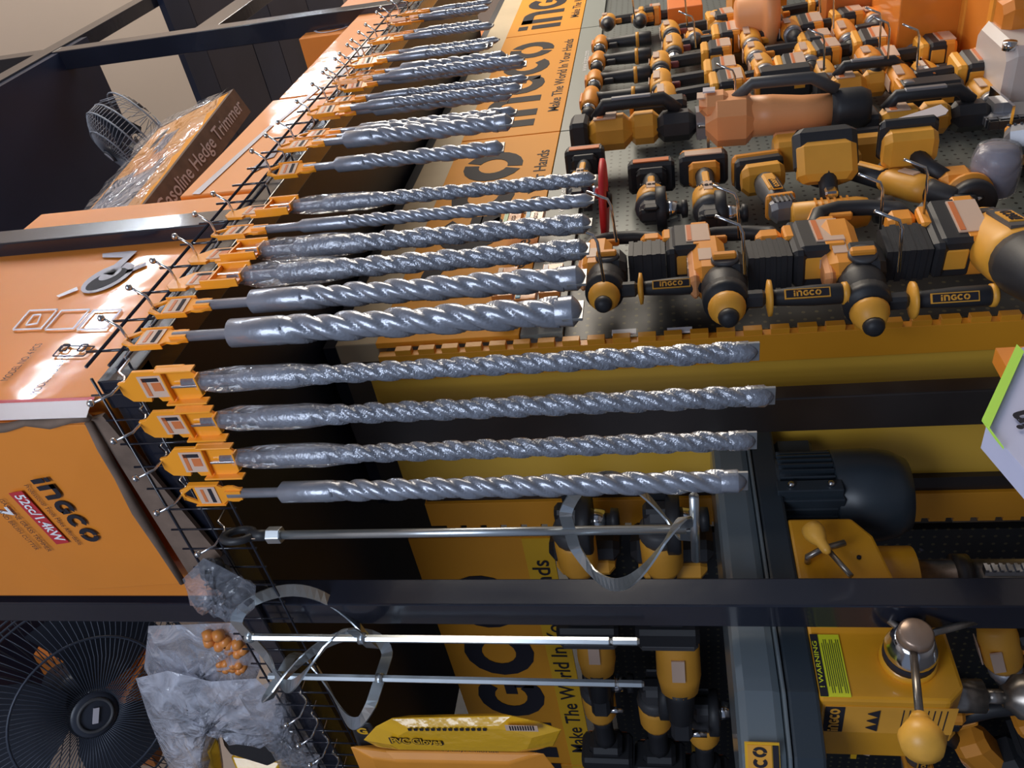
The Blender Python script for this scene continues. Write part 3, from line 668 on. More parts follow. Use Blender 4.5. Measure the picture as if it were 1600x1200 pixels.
def k_grinder(label, M, group, dark=0):
    t = thing('angle_grinder', label, 'power tool', M, group); X = RY(PI / 2)
    b = MB(); b.lathe([(-.14, .024), (-.12, .022), (-.06, .022), (-.02, .028)], BLK, X, 16, sy=1.0); b.box((-.07, .015, 0), (.09, .016, .018), YEL, ch=.004); b.build('handle', t)
    b = MB(); b.lathe([(-.03, .028), (-.01, .036), (.045, .037), (.06, .034)], YEL, X, 18); b.build('motor_housing', t)
    b = MB(); b.lathe([(.058, .035), (.070, .0385), (.082, .036), (.088, .030)], GRP, X, 16); b.box((.103, 0, -.004), (.05, .05, .058), GRP, ch=.010); b.box((.108, 0, .004), (.052, .03, .046), BLK, ch=.006); b.lathe([(-.034, .05), (-.030, .052), (-.012, .052), (-.010, .046)], BLK, T(.088, 0, 0), 14); b.box((.135, .022, -.0), (.03, .008, .03), BLK, ch=.003); b.build('gear_head', t)
    b = MB(); b.lathe([(-.058, .018), (-.046, .020), (-.03, .022)], CHR, T(.098, 0, 0), 18); b.build('bearing_collar', t)
    b = MB(); b.lathe([(-.082, .008), (-.080, .020), (-.068, .021), (-.066, .012), (-.058, .012)], BLK, T(.098, 0, 0), 16); b.build('flange_nut', t)
    b = MB(); b.box((-.15, 0, 0), (.03, .064, .075), BLK if dark else ORG, ch=.01); b.build('battery_mount', t)
    bt = MB(); bt.box((-.19, 0, 0), (.05, .078, .118), BLK, ch=.008); bt.box((-.213, 0, 0), (.026, .08, .112), GRP if dark else ORG, ch=.008); o = bt.build('battery', t)
    k = MB(); k.box((-.2275, 0, 0), (.002, .05, .085), STK); k.box((-.19, .041, 0), (.03, .003, .09), STO if dark else STK); k.build('battery_label', o)
    k = MB(); k.box((.01, .0365, 0), (.045, .002, .02), STK); logo(k, .011, INK, frame((.01, .0385, 0), (0, 0, -1), (-1, 0, 0))); k.build('name_label', t)
    return t
def k_hammer(label, M, group):
    t = thing('rotary_hammer', label, 'power tool', M, group); X = RY(PI / 2)
    b = MB(); b.box((-.045, 0, .022), (.17, .072, .065), ORG, ch=.016); b.box((-.02, 0, .052), (.13, .05, .02), OBR, ch=.008); b.build('top_shell', t)
    b = MB(); b.lathe([(.02, .040), (.05, .043), (.085, .038), (.112, .028), (.12, .026)], BLK, X, 20, sy=.95); b.box((.0, 0, -.01), (.09, .078, .07), BLK, ch=.014); b.build('gear_housing', t)
    b = MB(); b.lathe([(.118, .028), (.124, .034), (.132, .033), (.160, .020)], YEL, X, 20); b.lathe([(.158, .019), (.168, .018), (.176, .013), (.178, .004)], BLK, X, 16); b.build('chuck', t, label='yellow cone chuck with black rubber tip')
    b = MB()
    for i in range(8): b.box((-.04, 0, -.055 - .010 * i), (.084 - (i % 2) * .004, .070 - (i % 2) * .004, .0105), BLK)
    b.build('bellows', t)
    b = MB(); b.tube([(-.115, 0, .045), (-.15, 0, .052), (-.185, 0, .04), (-.20, 0, .0), (-.195, 0, -.06), (-.18, 0, -.11), (-.13, 0, -.125)], [.015, .017, .017, .016, .016, .017, .016], BLK, 12); b.tube([(-.125, .0, .052), (-.16, .0, .060), (-.196, 0, .046), (-.212, 0, .0), (-.207, 0, -.06)], .009, ORG, 8); b.build('rear_handle', t)
    b = MB(); b.box((-.172, 0, .0), (.014, .016, .045), ORG, ch=.003); b.build('trigger', t)
    b = MB(); b.box((-.075, 0, -.145), (.15, .078, .026), BLK, ch=.008); b.box((-.10, .030, -.135), (.06, .02, .02), ORG, ch=.004); b.box((-.12, .0, -.10), (.05, .06, .05), ORG, ch=.01); b.build('base', t)
    battery(t, -.075, -.175, 1.16)
    # selector and lever
    b = MB(); b.lathe([(0, .026), (.006, .026), (.008, .022)], GRP, T(.01, .037, -.005) @ RX(-PI / 2), 20); b.box((.012, .050, -.004), (.018, .012, .044), ORG, ch=.003); b.build('mode_selector', t)
    # side handle on its collar
    b = MB(); b.lathe([(.085, .043), (.112, .041)], BLK, X, 20); b.box((.10, 0, -.05), (.026, .03, .04), BLK, ch=.006); b.build('collar', t)
    h = MB(); h.lathe([(-.205, .016), (-.198, .019), (-.15, .019), (-.09, .0155), (-.078, .014)], BLK, T(.10, 0, 0), 16); o = h.build('side_handle', t)
    h = MB(); h.lathe([(-.082, .02), (-.080, .033), (-.074, .034), (-.070, .012)], YEL, T(.10, 0, 0), 18); h.lathe([(-.214, .015), (-.210, .021), (-.202, .0205)], YEL, T(.10, 0, 0), 16); h.build('handle_rings', o, label='yellow flange and end cap')
    h = MB(); Fh = frame((.10 + .0145, .0145, -.138), (0, 0, -1), (.7071, -.7071, 0)) if False else frame((.10 + .014, .0125, -.14), (0, 0, -1), (-.70, .72, 0))
    h.box((0, 0, .0), (.078, .018, .004), YEL, Fh); h.box((0, 0, .0012), (.073, .014, .004), INK, Fh); logo(h, .0105, YEL, Fh @ T(0, 0, .004)); h.build('name_plate', o)
    k = MB(); k.box((-.035, 0, .0632), (.05, .034, .002), STK); k.box((-.03, .0365, .03), (.05, .002, .025), STK); logo(k, .013, INK, frame((-.035, 0, .0647), (0, -1, 0), (-1, 0, 0))); k.build('name_label', t)
    return t
def k_demo(label, M, group):
    t = thing('demolition_hammer', label, 'power tool', M, group); X = RY(PI / 2)
    b = MB(); b.lathe([(-.20, .03), (-.19, .05), (-.12, .06), (.0, .062), (.04, .055)], YEL, X, 24, sy=.9); b.build('motor_housing', t)
    b = MB(); b.lathe([(.03, .057), (.06, .060), (.16, .050), (.24, .030)], BLK, X, 22, sy=.95); b.box((.05, 0, -.04), (.16, .09, .10), BLK, ch=.02); b.build('gear_housing', t)
    b = MB(); b.lathe([(.235, .03), (.29, .02)], YEL, X, 16); b.build('chuck', t)
    b = MB(); b.box((-.05, .055, -.0), (.12, .006, .04), GRP); b.box((-.05, .0585, 0), (.07, .004, .028), YEL); logo(b, .02, INK, frame((-.05, .061, 0), (0, 0, -1), (-1, 0, 0)) if False else frame((-.05, .0612, 0), (-1, 0, 0), (0, 0, 1)) @ SC(.7, 1, 1)); b.build('name_plate', t)
    b = MB()
    for i in range(5): b.box((-.165 + .01 * i, .043 + i * .001, .012), (.004, .012, .05), GRP)
    b.build('vents', t); b = MB(); b.tube([(-.16, 0, -.04), (-.17, 0, -.12), (-.13, 0, -.19), (-.06, 0, -.19), (.0, 0, -.08)], .018, BLK, 12); b.build('rear_handle', t)
    return t
def k_jigsaw(label, M, group, m=YEL):
    t = thing('jigsaw', label, 'power tool', M, group); X = RY(PI / 2)
    # body lies along z, handle towards the viewer, foot plate at the lower end
    b = MB(); b.box((0, 0, .02), (.085, .07, .10), m, ch=.02); b.box((-.01, 0, -.055), (.075, .066, .08), m, ch=.02); b.build('motor_housing', t)
    b = MB(); b.box((0, 0, -.125), (.068, .062, .09), BLK, ch=.018); b.build('nose', t)
    b = MB(); b.tube([(-.01, .03, .05), (-.01, .058, .03), (-.01, .058, -.10), (-.01, .03, -.13)], .015, BLK, 12); b.build('handle', t)
    b = MB(); b.box((-.01, .068, -.03), (.02, .01, .09), GRY, ch=.003); b.build('switch_strip', t)
    b = MB(); b.box((0, -.0, -.19), (.145, .075, .006), CHR); b.box((0, .0, -.178), (.05, .06, .02), GRY); b.tube([(.03, 0, -.17), (.03, 0, -.23)], .004, CHR); b.tube([(-.02, .02, -.17), (-.02, .02, -.215)], .004, CHR); b.build('foot_plate', t)
    b = MB(); b.box((0.0, .0, .088), (.09, .075, .04), BLK, ch=.008); b.build('battery', t)
    b = MB(); b.box((.0, .0365, .03), (.05, .003, .05), STK); b.box((0, .0385, .04), (.042, .002, .014), STO); b.build('name_label', t)
    return t
def k_body(label, M, group):      # right-angle tool: motor along z, handle towards viewer to a flat battery plate
    t = thing('cordless_drill_driver', label, 'power tool', M, group)
    b = MB(); b.lathe([(-.085, .022), (-.08, .032), (.05, .034), (.07, .030), (.078, .018)], YEL, RX(PI), 18); 
    for i in range(6): b.box((.0, .033, -.03 + .013 * i), (.03, .004, .004), ORG)
    b.build('motor_housing', t)
    b = MB(); b.lathe([(.085, .026), (.10, .030), (.118, .03), (.124, .024)], BLK, RX(PI), 18); b.build('chuck', t)
    b = MB(); b.tube([(-.03, .015, 0), (-.06, .035, 0), (-.09, .06, 0)], [.020, .019, .022], BLK, 14); b.build('handle', t)
    b = MB(); b.box((-.03, .036, .0), (.03, .018, .026), CHR, ch=.004); b.build('trigger', t)
    b = MB(); b.box((0, 0, 0), (.05, .125, .09), YEL, T(-.105, .074, 0) @ RZ(.7) @ RX(PI / 2), ch=.014); b.build('battery_mount', t)
    b = MB(); b.box((0, 0, 0), (.045, .135, .10), BLK, T(-.128, .091, 0) @ RZ(.7) @ RX(PI / 2), ch=.014); b.build('battery', t)
    return t
def k_cutter(label, M, group):   # long tool along x with battery at the rear and black nose
    t = thing('cordless_ratchet', label, 'power tool', M, group); X = RY(PI / 2)
    b = MB(); b.lathe([(-.03, .026), (-.01, .034), (.06, .035), (.09, .030)], YEL, X, 18, sy=.85); b.build('motor_housing', t)
    b = MB(); b.lathe([(.085, .027), (.10, .024), (.15, .02), (.155, .014)], BLK, X, 16); b.box((.165, 0, 0), (.05, .026, .034), BLK, ch=.006); b.tube([(.18, 0, -.01), (.18, 0, -.04)], .006, CHR); b.build('ratchet_head', t)
    b = MB(); b.lathe([(-.14, .026), (-.12, .022), (-.02, .024)], BLK, X, 16); b.box((-.07, .018, .0), (.08, .014, .02), YEL, ch=.004); b.build('handle', t)
    b = MB(); b.box((-.155, 0, 0), (.04, .07, .10), YEL, ch=.01); b.box((-.185, 0, 0), (.04, .078, .12), BLK, ch=.01); b.build('battery', t)
    b = MB(); b.box((.03, .0305, 0), (.04, .003, .02), STK); b.build('name_label', t)
    return t
def k_multi(label, M, group):
    t = thing('oscillating_tool', label, 'power tool', M, group)
    b = MB(); b.lathe([(-.06, .026), (-.03, .03), (.05, .027), (.08, .025)], GRP, RY(PI / 2), 16); b.box((.0, .022, 0), (.09, .016, .03), YEL, ch=.005); b.build('handle', t)
    b = MB(); b.box((.03, .031, 0), (.055, .003, .022), YEL); b.box((.03, .033, 0), (.05, .003, .018), INK); logo(b, .011, YEL, frame((.03, .0352, 0), (1, 0, 0), (0, 0, 1))); b.build('name_label', t)
    b = MB(); b.box((.10, 0, 0), (.055, .052, .055), GRY, ch=.012)
    for i in range(5): b.box((.10, .027, -.02 + .01 * i), (.035, .003, .004), BLK)
    b.build('gear_head', t); b = MB(); b.box((.08, 0, 0), (.02, .058, .062), ORG, ch=.005); b.build('collar', t)
    b = MB(); b.box((-.085, 0, 0), (.05, .072, .10), YEL, ch=.014); b.build('battery_mount', t)
    b = MB(); b.box((-.125, 0, 0), (.035, .076, .112), BLK, ch=.008); b.box((-.15, 0, 0), (.03, .08, .118), ORG, ch=.009); b.box((-.1665, 0, 0), (.002, .05, .085), STK); b.build('battery', t)
    return t
GA = 'power tools hung on the perforated panel'
KT = {'drill': k_drill, 'stick': k_stick, 'grinder': k_grinder, 'hammer': k_hammer, 'demo': k_demo, 'jigsaw': k_jigsaw, 'body': k_body, 'ratchet': k_cutter, 'multi': k_multi}
PRO = {}
def tool(kind, px, py, y, label, rz=0, ry=0, rx=0, s=1.0, wall='A', var=None, grp=GA):
    p = at(px, py, 1, y) if wall == 'A' else at(px, py, 0, y)
    M = T(p) @ RZ((PI if wall == 'A' else -PI / 2 + PI) + rz) @ RY(ry) @ RX(rx) @ SC(s, s, s)
    key = (kind, var)
    if key in PRO: return dup(PRO[key], M, label, grp)
    PRO[key] = KT[kind](label, M, grp, *([var] if var is not None else [])); return PRO[key]
HG = 'rotary hammers in the front row'
tool('hammer', 948, 425, .88, 'rotary hammer in front row nearest the bit tips, under the red disc', rz=.12, s=.92, grp=HG)
tool('hammer', 1128, 432, .87, 'middle rotary hammer of the front row, side handle lettered level', rz=.08, grp=HG)
tool('hammer', 1338, 420, .87, 'rotary hammer farthest from the bits in the front row, chuck facing out', rz=-.12, grp=HG)
tool('demo', 1590, 400, .84, 'large yellow and black demolition hammer cut off by the frame', rz=.25, s=1.0)
tool('grinder', 908, 285, .90, 'angle grinder with maroon battery mostly hidden behind bit tips', rz=.1, s=.9, var=1)
tool('grinder', 1018, 310, .90, 'black-battery angle grinder between the red disc and its orange-battery twin', rz=.15, var=1)
tool('grinder', 1106, 310, .90, 'angle grinder with orange battery, beside the black-battery grinder', rz=.05, var=0)
tool('multi', 1205, 300, .90, 'oscillating tool with grey vented head above the middle rotary hammer', rz=.05, ry=.12)
tool('body', 1300, 335, .90, 'yellow drill driver pointing down with black knob beside the ratchet')
tool('ratchet', 1400, 285, .88, 'yellow and black ratchet tool slanting down with squared black head', rz=.1, ry=.62)
tool('multi', 1612, 222, .88, 'grey-capped orange tool cut by the frame edge above the demolition hammer', rz=.5, ry=-.5, s=1.2)
p = at(943, 312, 2, at(943, 312, 1, .88).z)
t = thing('sanding_disc', 'bright red flat disc standing out edge-on beside the grinders', 'disc', T(at(943, 312, 1, .875)) @ RX(.03))
MB().lathe([(-.008, .090), (-.004, .095), (.004, .095), (.006, .088)], RED, None, 40).build('pad', t); MB().lathe([(-.02, .012), (-.008, .02)], BLK, None, 16).build('hub', t)
# polisher with grey cup
p = at(1490, 290, 1, .88)
t = thing('cordless_polisher', 'orange tool with dark pad and film-wrapped grey cup beside the demolition hammer', 'power tool', T(p) @ RZ(PI))
b = MB(); b.box((0, 0, 0), (.07, .07, .07), ORG, ch=.014); b.build('motor_housing', t)
b = MB(); b.lathe([(-.012, .042), (.004, .046), (.018, .044), (.02, .03)], BLK, T(.07, 0, -.015) @ RY(PI / 2), 24); b.build('pad', t); MB().lathe([(-.01, .048), (.0, .048)], ORG, T(.052, 0, -.015) @ RY(PI / 2), 24).build('pad_ring', t)
b = MB(); b.lathe([(-.05, .04), (-.045, .045), (.02, .045), (.045, .036), (.05, .02)], GIN, T(.0, .03, -.075) @ RX(-PI / 2) @ RZ(.3), 20); b.build('cup', t, label='grey cup wrapped in film')
b = MB(); b.lathe([(-.052, .043), (-.045, .049), (.02, .049), (.05, .040), (.056, .02)], FILM, T(.0, .03, -.075) @ RX(-PI / 2) @ RZ(.3), 16); b.build('film', t)
b = MB(); b.tube([(0, .02, .02), (-.04, .03, .045), (-.075, .045, .065)], [.018, .017, .02], BLK, 12); b.build('handle', t)
b = MB(); b.box((-.085, .055, .075), (.05, .085, .11), YEL, ch=.014); b.box((-.112, .068, .075), (.03, .09, .12), BLK, ch=.01); b.build('battery', t)
# charger with display, batteries
p = at(1260, 236, 1, .90)
t = thing('battery_charger', 'orange charger box with small dark screen behind the oscillating tool', 'charger', T(p) @ RZ(PI))
MB().box((0, 0, 0), (.07, .08, .16), YEL, ch=.01).build('casing', t); MB().box((.036, 0, -.01), (.003, .035, .06), INK).build('screen', t); MB().box((-.04, .0, 0), (.02, .075, .15), OBR, ch=.006).build('back_cover', t)
p = at(1338, 236, 1, .90)
t = thing('battery_pack', 'orange and black battery pack between the charger and the dark-handled one', 'battery', T(p) @ RZ(PI))
MB().box((0, 0, 0), (.05, .075, .12), YEL, ch=.012).build('mount', t); MB().box((-.035, 0, 0), (.035, .08, .13), BLK, ch=.01).build('battery', t); MB().box((-.0535, 0, 0), (.002, .05, .1), STK).build('battery_label', t)
# peach blower
p = at(1200, 180, 1, .84)
t = thing('leaf_blower', 'large peach-orange blower with black end lying across the middle of the panel', 'power tool', T(p) @ RZ(PI) @ RY(-.06))
b = MB(); b.box((0, 0, .09), (.13, .12, .13), OBR, ch=.03); b.box((.0, .04, .13), (.08, .06, .08), OBR, ch=.02); b.build('motor_housing', t)
b = MB(); b.lathe([(.0, .052), (.06, .050), (.13, .042), (.20, .040)], OBR, T(0, 0, .05) @ RX(PI), 22); b.build('barrel', t)
b = MB(); b.lathe([(.20, .046), (.22, .050), (.27, .050), (.29, .040)], BLK, T(0, 0, .05) @ RX(PI), 22); b.build('nozzle', t)
b = MB(); b.tube([(0, .05, .08), (0, .085, .04), (0, .085, -.10), (0, .05, -.16)], .015, GRP, 12); b.build('handle', t)
b = MB(); b.box((0, .065, .15), (.04, .004, .05), STK); b.box((-.0, .078, .145), (.03, .004, .03), LIN); b.build('name_label', t)
t1 = tool('jigsaw', 968, 205, .90, 'orange barrel-grip jigsaw with black nose below the stick screwdrivers', rz=.1, s=1.25)
tool('jigsaw', 1420, 190, .90, 'orange jigsaw half covered by a creased paper sheet', rz=.05, s=1.1)
tool('jigsaw', 1335, 135, .92, 'orange round-bodied jigsaw beyond the blower nozzle', rz=.0, s=1.0)
k = MB(); q = [at(px, py, 1, .83) for px, py in [(1380, 192), (1470, 163), (1482, 172), (1478, 178), (1410, 200)]]
k.add([v + Vector((0, d, 0)) for d in (0, .002) for v in q], [(4, 3, 2, 1, 0), (5, 6, 7, 8, 9)] + [(i, (i + 1) % 5, 5 + (i + 1) % 5, 5 + i) for i in range(5)], LIN)
tag(k.build('paper_sheet'), 'creased pale paper sheet lying on the covered orange jigsaw', 'paper')
# columns
cols = [('stick', None, .92, [(938, 72), (934, 98), (929, 128), (922, 160)], 'stick screwdriver with yellow battery ring'),
        ('drill', 1, .92, [(1048, 52), (1052, 78), (1032, 104), (1033, 136), (1040, 158)], 'cordless drill with chrome chuck'),
        ('drill', 0, .91, [(1173, 66), (1180, 88), (1192, 108), (1262, 92)], 'black-chuck cordless drill with yellow body'),
        ('drill', 2, .90, [(1362, 32), (1322, 58), (1360, 98), (1412, 132), (1236, 50)], 'orange-bodied cordless drill')]
rowname = [['at the back of the column by the banner', 'second from the back by the banner', 'third from the back by the banner', 'at the front of the column by the banner'],
           ['farthest of the column next to the sticks', 'second farthest next to the sticks', 'in the middle next to the sticks', 'second nearest next to the sticks', 'nearest, its nose above the jigsaw'],
           ['farthest behind the blower', 'in the middle behind the blower', 'nearest behind the blower', 'right behind the blower barrel'],
           ['farthest, near the big carton', 'between the clear case and blower', 'with bright battery by the clear case', 'beside the grey foot grid', 'back row beside the orange bowl']]
for ci, (kd, vr, y, pts, nm) in enumerate(cols):
    for j, (px, py) in enumerate(pts):
        tool(kd, px, py, y, nm + ' ' + rowname[ci][j], rz=random.uniform(-.12, .12), ry=random.uniform(-.05, .05), s=1.06 if kd == 'stick' else 1.12, var=vr, grp=nm + 's on the panel')
extra = [(1085, 60, 'back row by the square orange carton'), (1120, 40, 'back row under the orange bowl'), (1290, 120, 'between blower nozzle and round-bodied jigsaw'), (1450, 118, 'next to the clear case'), (1500, 60, 'below the strapped tool box'), (1540, 150, 'at the frame edge above the grey foot grid'), (1150, 130, 'beside the blower housing'), (1420, 70, 'in the far group under the big carton'), (1300, 20, 'topmost, by the lettered carton'), (1210, 25, 'topmost, beside the orange bowl'), (1000, 30, 'topmost, above the stick screwdrivers'), (950, 35, 'top end of the banner side')]
for px, py, wh in extra:
    tool('drill', px, py, .92, 'far yellow cordless drill ' + wh, rz=random.uniform(-.2, .2), s=1.0, var=0, grp='far loose drills')
# dark slabs (chargers) in the middle field
for px, py, lb in ((1030, 178, 'black slab battery with orange corner beside the chrome-chuck drills'), (1450, 150, 'black slab battery with pale edge above the covered jigsaw'), (1225, 128, 'black slab battery with orange corner behind the blower')):
    p = at(px, py, 1, .92); t = thing('battery_pack', lb, 'battery', T(p) @ RZ(PI), 'slab batteries')
    MB().box((0, 0, 0), (.07, .09, .16), BLK, ch=.012).build('battery', t); MB().box((0.0, .0, .078), (.072, .092, .012), ORG, ch=.004).box((.0365, .0, -.04), (.003, .02, .03), YEL).build('orange_trim', t)
p = at(1572, 178, 1, .90)
t = thing('vent_plate', 'grey foot plate with black square grid at the frame edge', 'plate', T(p) @ RZ(PI))
b = MB(); b.box((0, 0, 0), (.09, .02, .12), GRY); b.build('plate', t, .002)
b = MB()
for i in range(6): b.box((0.05, .0, -.055 + .022 * i), (.03, .02, .003), BLK)
for i in range(3): b.box((.038 + .012 * i, 0, 0), (.003, .02, .12), BLK)
b.build('grid', t)
# chrome peg hooks in front of tools
pk = MB(); pk.tube([(0, .0, -.004), (0, -.08, 0), (0, -.095, .006), (0, -.115, .045)], .0028, CHR, 8); ph0 = None
for i, (px, py, y) in enumerate([(960, 378, .88), (1152, 372, .88), (1372, 358, .88), (1160, 428, .84), (940, 440, .84), (1400, 425, .84), (1280, 20, .9), (1300, 45, .9), (1072, 40, .9), (1085, 75, .9), (1372, 75, .9), (1385, 92, .9), (1430, 105, .9), (990, 30, .9), (1285, 110, .9), (1440, 335, .88), (1148, 168, .88)]):
    o = pk.build('peg_hook') if ph0 is None else ph0.copy()
    if ph0 is None: ph0 = o
    else: COL.objects.link(o)
    o.matrix_world = T(at(px, py, 1, y - .06)); tag(o, 'chrome peg hook sticking out of the perforated panel among the tools', 'hook', 'peg hooks on the perforated panel')
# white price cards under the hammers
for i, (px, py) in enumerate(((975, 519), (1062, 516))):
    o = MB().box((0, 0, 0), (.016, .004, .05), WHT, T(at(px, py, 1, .99))).build('price_card'); tag(o, ['small white card at the slotted edge under the nearest rotary hammer', 'small white card at the slotted edge under the middle rotary hammer'][i], 'card')

# top right corner cartons and cases
def farbox(px, py, y, d, label, m=CBX, rz=0, cat='box', name='carton', prints=True):
    p = at(px, py, 1, y); t = thing(name, label, cat, T(p) @ RZ(rz)); MB().box((0, 0, 0), d, m).build('carton_body', t, .004)
    if prints:
        k = MB(); logo(k, min(d[2] * .4, d[0] * .18), INK, frame((0, -d[1] / 2 - .0012, d[2] * .1), (1, 0, 0), (0, 0, 1))); k.build('wordmark', t)
    return t
farbox(1450, 15, .86, (.36, .26, .26), 'big orange carton with shining top at the far end of the panel')
farbox(1335, 12, .92, (.28, .16, .24), 'pale brown lettered carton next to the big shining carton', CBD)
farbox(1070, 24, .93, (.14, .10, .13), 'small square orange carton with black label, back row', mat('red_orange', (.88, .22, .03), .4), prints=False)
farbox(1395, 20, .95, (.2, .12, .12), 'small orange carton wedged between the two larger ones', prints=False)
t = farbox(1180, -4, .93, (.3, .12, .2), 'orange tool box behind the bowl at the upper frame edge', ORG, prints=False)
p = at(1195, 22, 1, .86); t = thing('orange_bowl', 'round orange plastic housing shaped like a bowl, back row', 'tool part', T(p))
b = MB(); b.lathe([(-.04, .10), (-.02, .135), (.0, .14), (.01, .13), (.02, .08), (.09, .07), (.10, .05)], OBR, None, 28); b.build('bowl_body', t)
p = at(1572, 45, 1, .84); t = thing('tool_box', 'orange strapped tool box with reflective lid at the upper frame corner', 'tool box', T(p))
MB().box((0, 0, 0), (.40, .26, .16), CBX, ch=.02).build('lid', t); MB().box((0, 0, -.06), (.38, .255, .05), YEL, ch=.01).build('base', t)
for s in (-.1, .12): MB().box((s, -.002, -.01), (.04, .27, .19), ORG, ch=.008).build('strap', t)
p = at(1580, 98, 1, .86); t = thing('clear_case', 'translucent grey plastic case below the strapped tool box', 'case', T(p))
MB().box((0, 0, 0), (.26, .16, .11), PCH, ch=.02).build('case_shell', t); MB().box((0, .0, .0), (.20, .13, .07), ORG).build('contents', t); MB().lathe([(-.01, .016), (.01, .016)], CHR, T(-.10, -.08, .05) @ RX(PI / 2), 16).build('clasp', t)
# right-edge neon edged package
p = at(1582, 640, 1, .60)
t = thing('hanging_package', 'white package with neon green edge poking in at the right frame side', 'package', T(p))
q = [at(px, py, 1, .60) for px, py in [(1592, 545), (1660, 520), (1700, 760), (1625, 760), (1541, 665)]]
k = MB(); k.add([v + Vector((0, d, 0)) for d in (0, .03) for v in q], [(4, 3, 2, 1, 0), (5, 6, 7, 8, 9)] + [(i, (i + 1) % 5, 5 + (i + 1) % 5, 5 + i) for i in range(5)], mat('pale_lilac', (.62, .64, .85), .35)); onbox(t, k, 'pouch')
k = MB()
for a, c in (((1594, 545), (1540, 663)), ((1540, 663), (1562, 693))): k.ribbon([at(*a, 1, .596), at(*c, 1, .596)], [(1, 0, .2)] * 2, .014, .003, NEO)
onbox(t, k, 'neon_edge')
k = MB(); text(k, 'in', .035, INK, frame(at(1598, 655, 1, .596), (.3, 0, 1), (-1, 0, .3)) if False else frame(at(1600, 655, 1, .597), (1, 0, .3), (-.3, 0, 1)), bold=.04); onbox(t, k, 'lettering')
p = at(1588, 575, 1, .62)
t = thing('hanging_package', 'orange sliver of a package above the neon edged one', 'package', T(p)); MB().box((.0, 0, -.01), (.05, .02, .05), CBX).build('pouch', t)

# cartons seen under the shelf above the banner rail
def under(px, py, y, d, label, m=CBD, logo_h=None, rz=0):
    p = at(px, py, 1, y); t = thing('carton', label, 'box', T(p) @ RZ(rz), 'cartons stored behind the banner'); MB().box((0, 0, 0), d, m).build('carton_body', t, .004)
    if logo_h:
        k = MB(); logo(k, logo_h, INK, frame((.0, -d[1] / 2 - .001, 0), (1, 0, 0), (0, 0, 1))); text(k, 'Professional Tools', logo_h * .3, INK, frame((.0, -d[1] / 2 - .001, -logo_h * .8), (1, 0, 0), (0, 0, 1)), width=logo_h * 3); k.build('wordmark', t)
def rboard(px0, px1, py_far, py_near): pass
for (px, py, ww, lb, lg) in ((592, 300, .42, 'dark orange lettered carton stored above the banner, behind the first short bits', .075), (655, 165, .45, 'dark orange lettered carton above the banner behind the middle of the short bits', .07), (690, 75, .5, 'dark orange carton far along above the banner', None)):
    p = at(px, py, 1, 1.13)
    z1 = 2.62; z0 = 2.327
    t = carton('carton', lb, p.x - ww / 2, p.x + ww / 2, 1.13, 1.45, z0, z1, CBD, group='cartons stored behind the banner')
    if lg: k = MB(); logo(k, lg, INK, FA(p.x, p.z, 1.1285)); text(k, 'Professional Tools', lg * .35, INK, FA(p.x, p.z - lg * .85, 1.1285), width=lg * 3.6); onbox(t, k, 'wordmark')
# colour label boxes in front of banner
for i, (px, py) in enumerate(((800, 350), (835, 345), (790, 445), (825, 450), (862, 440))):
    p = at(px, py, 1, .93); t = thing('blister_pack', 'small orange accessory pack in front of the banner, ' + ['green label', 'blue label', 'nearest the rail', 'lower middle', 'next the hammer'][i], 'packet', T(p), 'accessory packs at the banner foot')
    MB().box((0, 0, 0), (.12, .02, .045), CBX).build('card', t, .001); k = MB(); k.box((0, -.011, .015), (.11, .002, .010), (LGR, LBL, STK, LBL, WHT)[i]); text(k, 'INGCO', .014, INK, frame((0, -.0115, -.005), (1, 0, 0), (0, 0, 1)), bold=.02); k.build('label_print', t)

# ------------------------------------------------------------------ drill press
M = T(1.02, 1.37, 0)
t = thing('drill_press', 'yellow bench drill press with blue-grey belt cover behind the front post', 'drill press', T(0, 0, 0))
cy = 1.36
# belt cover along x
def capsule(x0, x1, w_, nose):   # outline in xy, nose taper at the x0 end
    o = [(x1, -w_), (x1 + .03, -w_ * .6), (x1 + .03, w_ * .6), (x1, w_), (x0 + .12, w_), (x0 + .03, w_ * .7), (x0, w_ * .35), (x0, -w_ * .35), (x0 + .03, -w_ * .7), (x0 + .12, -w_)]
    return o
b = MB(); b.prism([(x, y) for x, y in capsule(.66, 1.46, .105, .1)], .075, PRS, T(0, cy, 1.443)); b.build('belt_cover', t, .016)
b = MB(); b.prism([(x, y) for x, y in capsule(.655, 1.465, .112, .1)], .05, MTR, T(0, cy, 1.376)); b.build('cover_base', t, .006)
b = MB(); b.prism([(x, y) for x, y in capsule(.652, 1.468, .116, .1)], .006, PRS, T(0, cy, 1.405)); b.build('cover_rim', t, .002)
Fp = frame((.708, 1.2705, 1.44), (.86, -.5, 0), (0, 0, 1))
k = MB(); Fp = frame((.6750, 1.303, 1.446), (.60, -.80, 0), (0, 0, 1)); k.box((0, 0, 0), (.085, .052, .003), BNB, Fp); k.box((0, .004, .0015), (.078, .036, .003), YEL, Fp); logo(k, .022, INK, Fp @ T(-.0, .004, .0035) @ SC(.75, 1, 1)); k.box((0, -.020, .0015), (.078, .009, .003), INK, Fp); k.build('maker_plate', t)
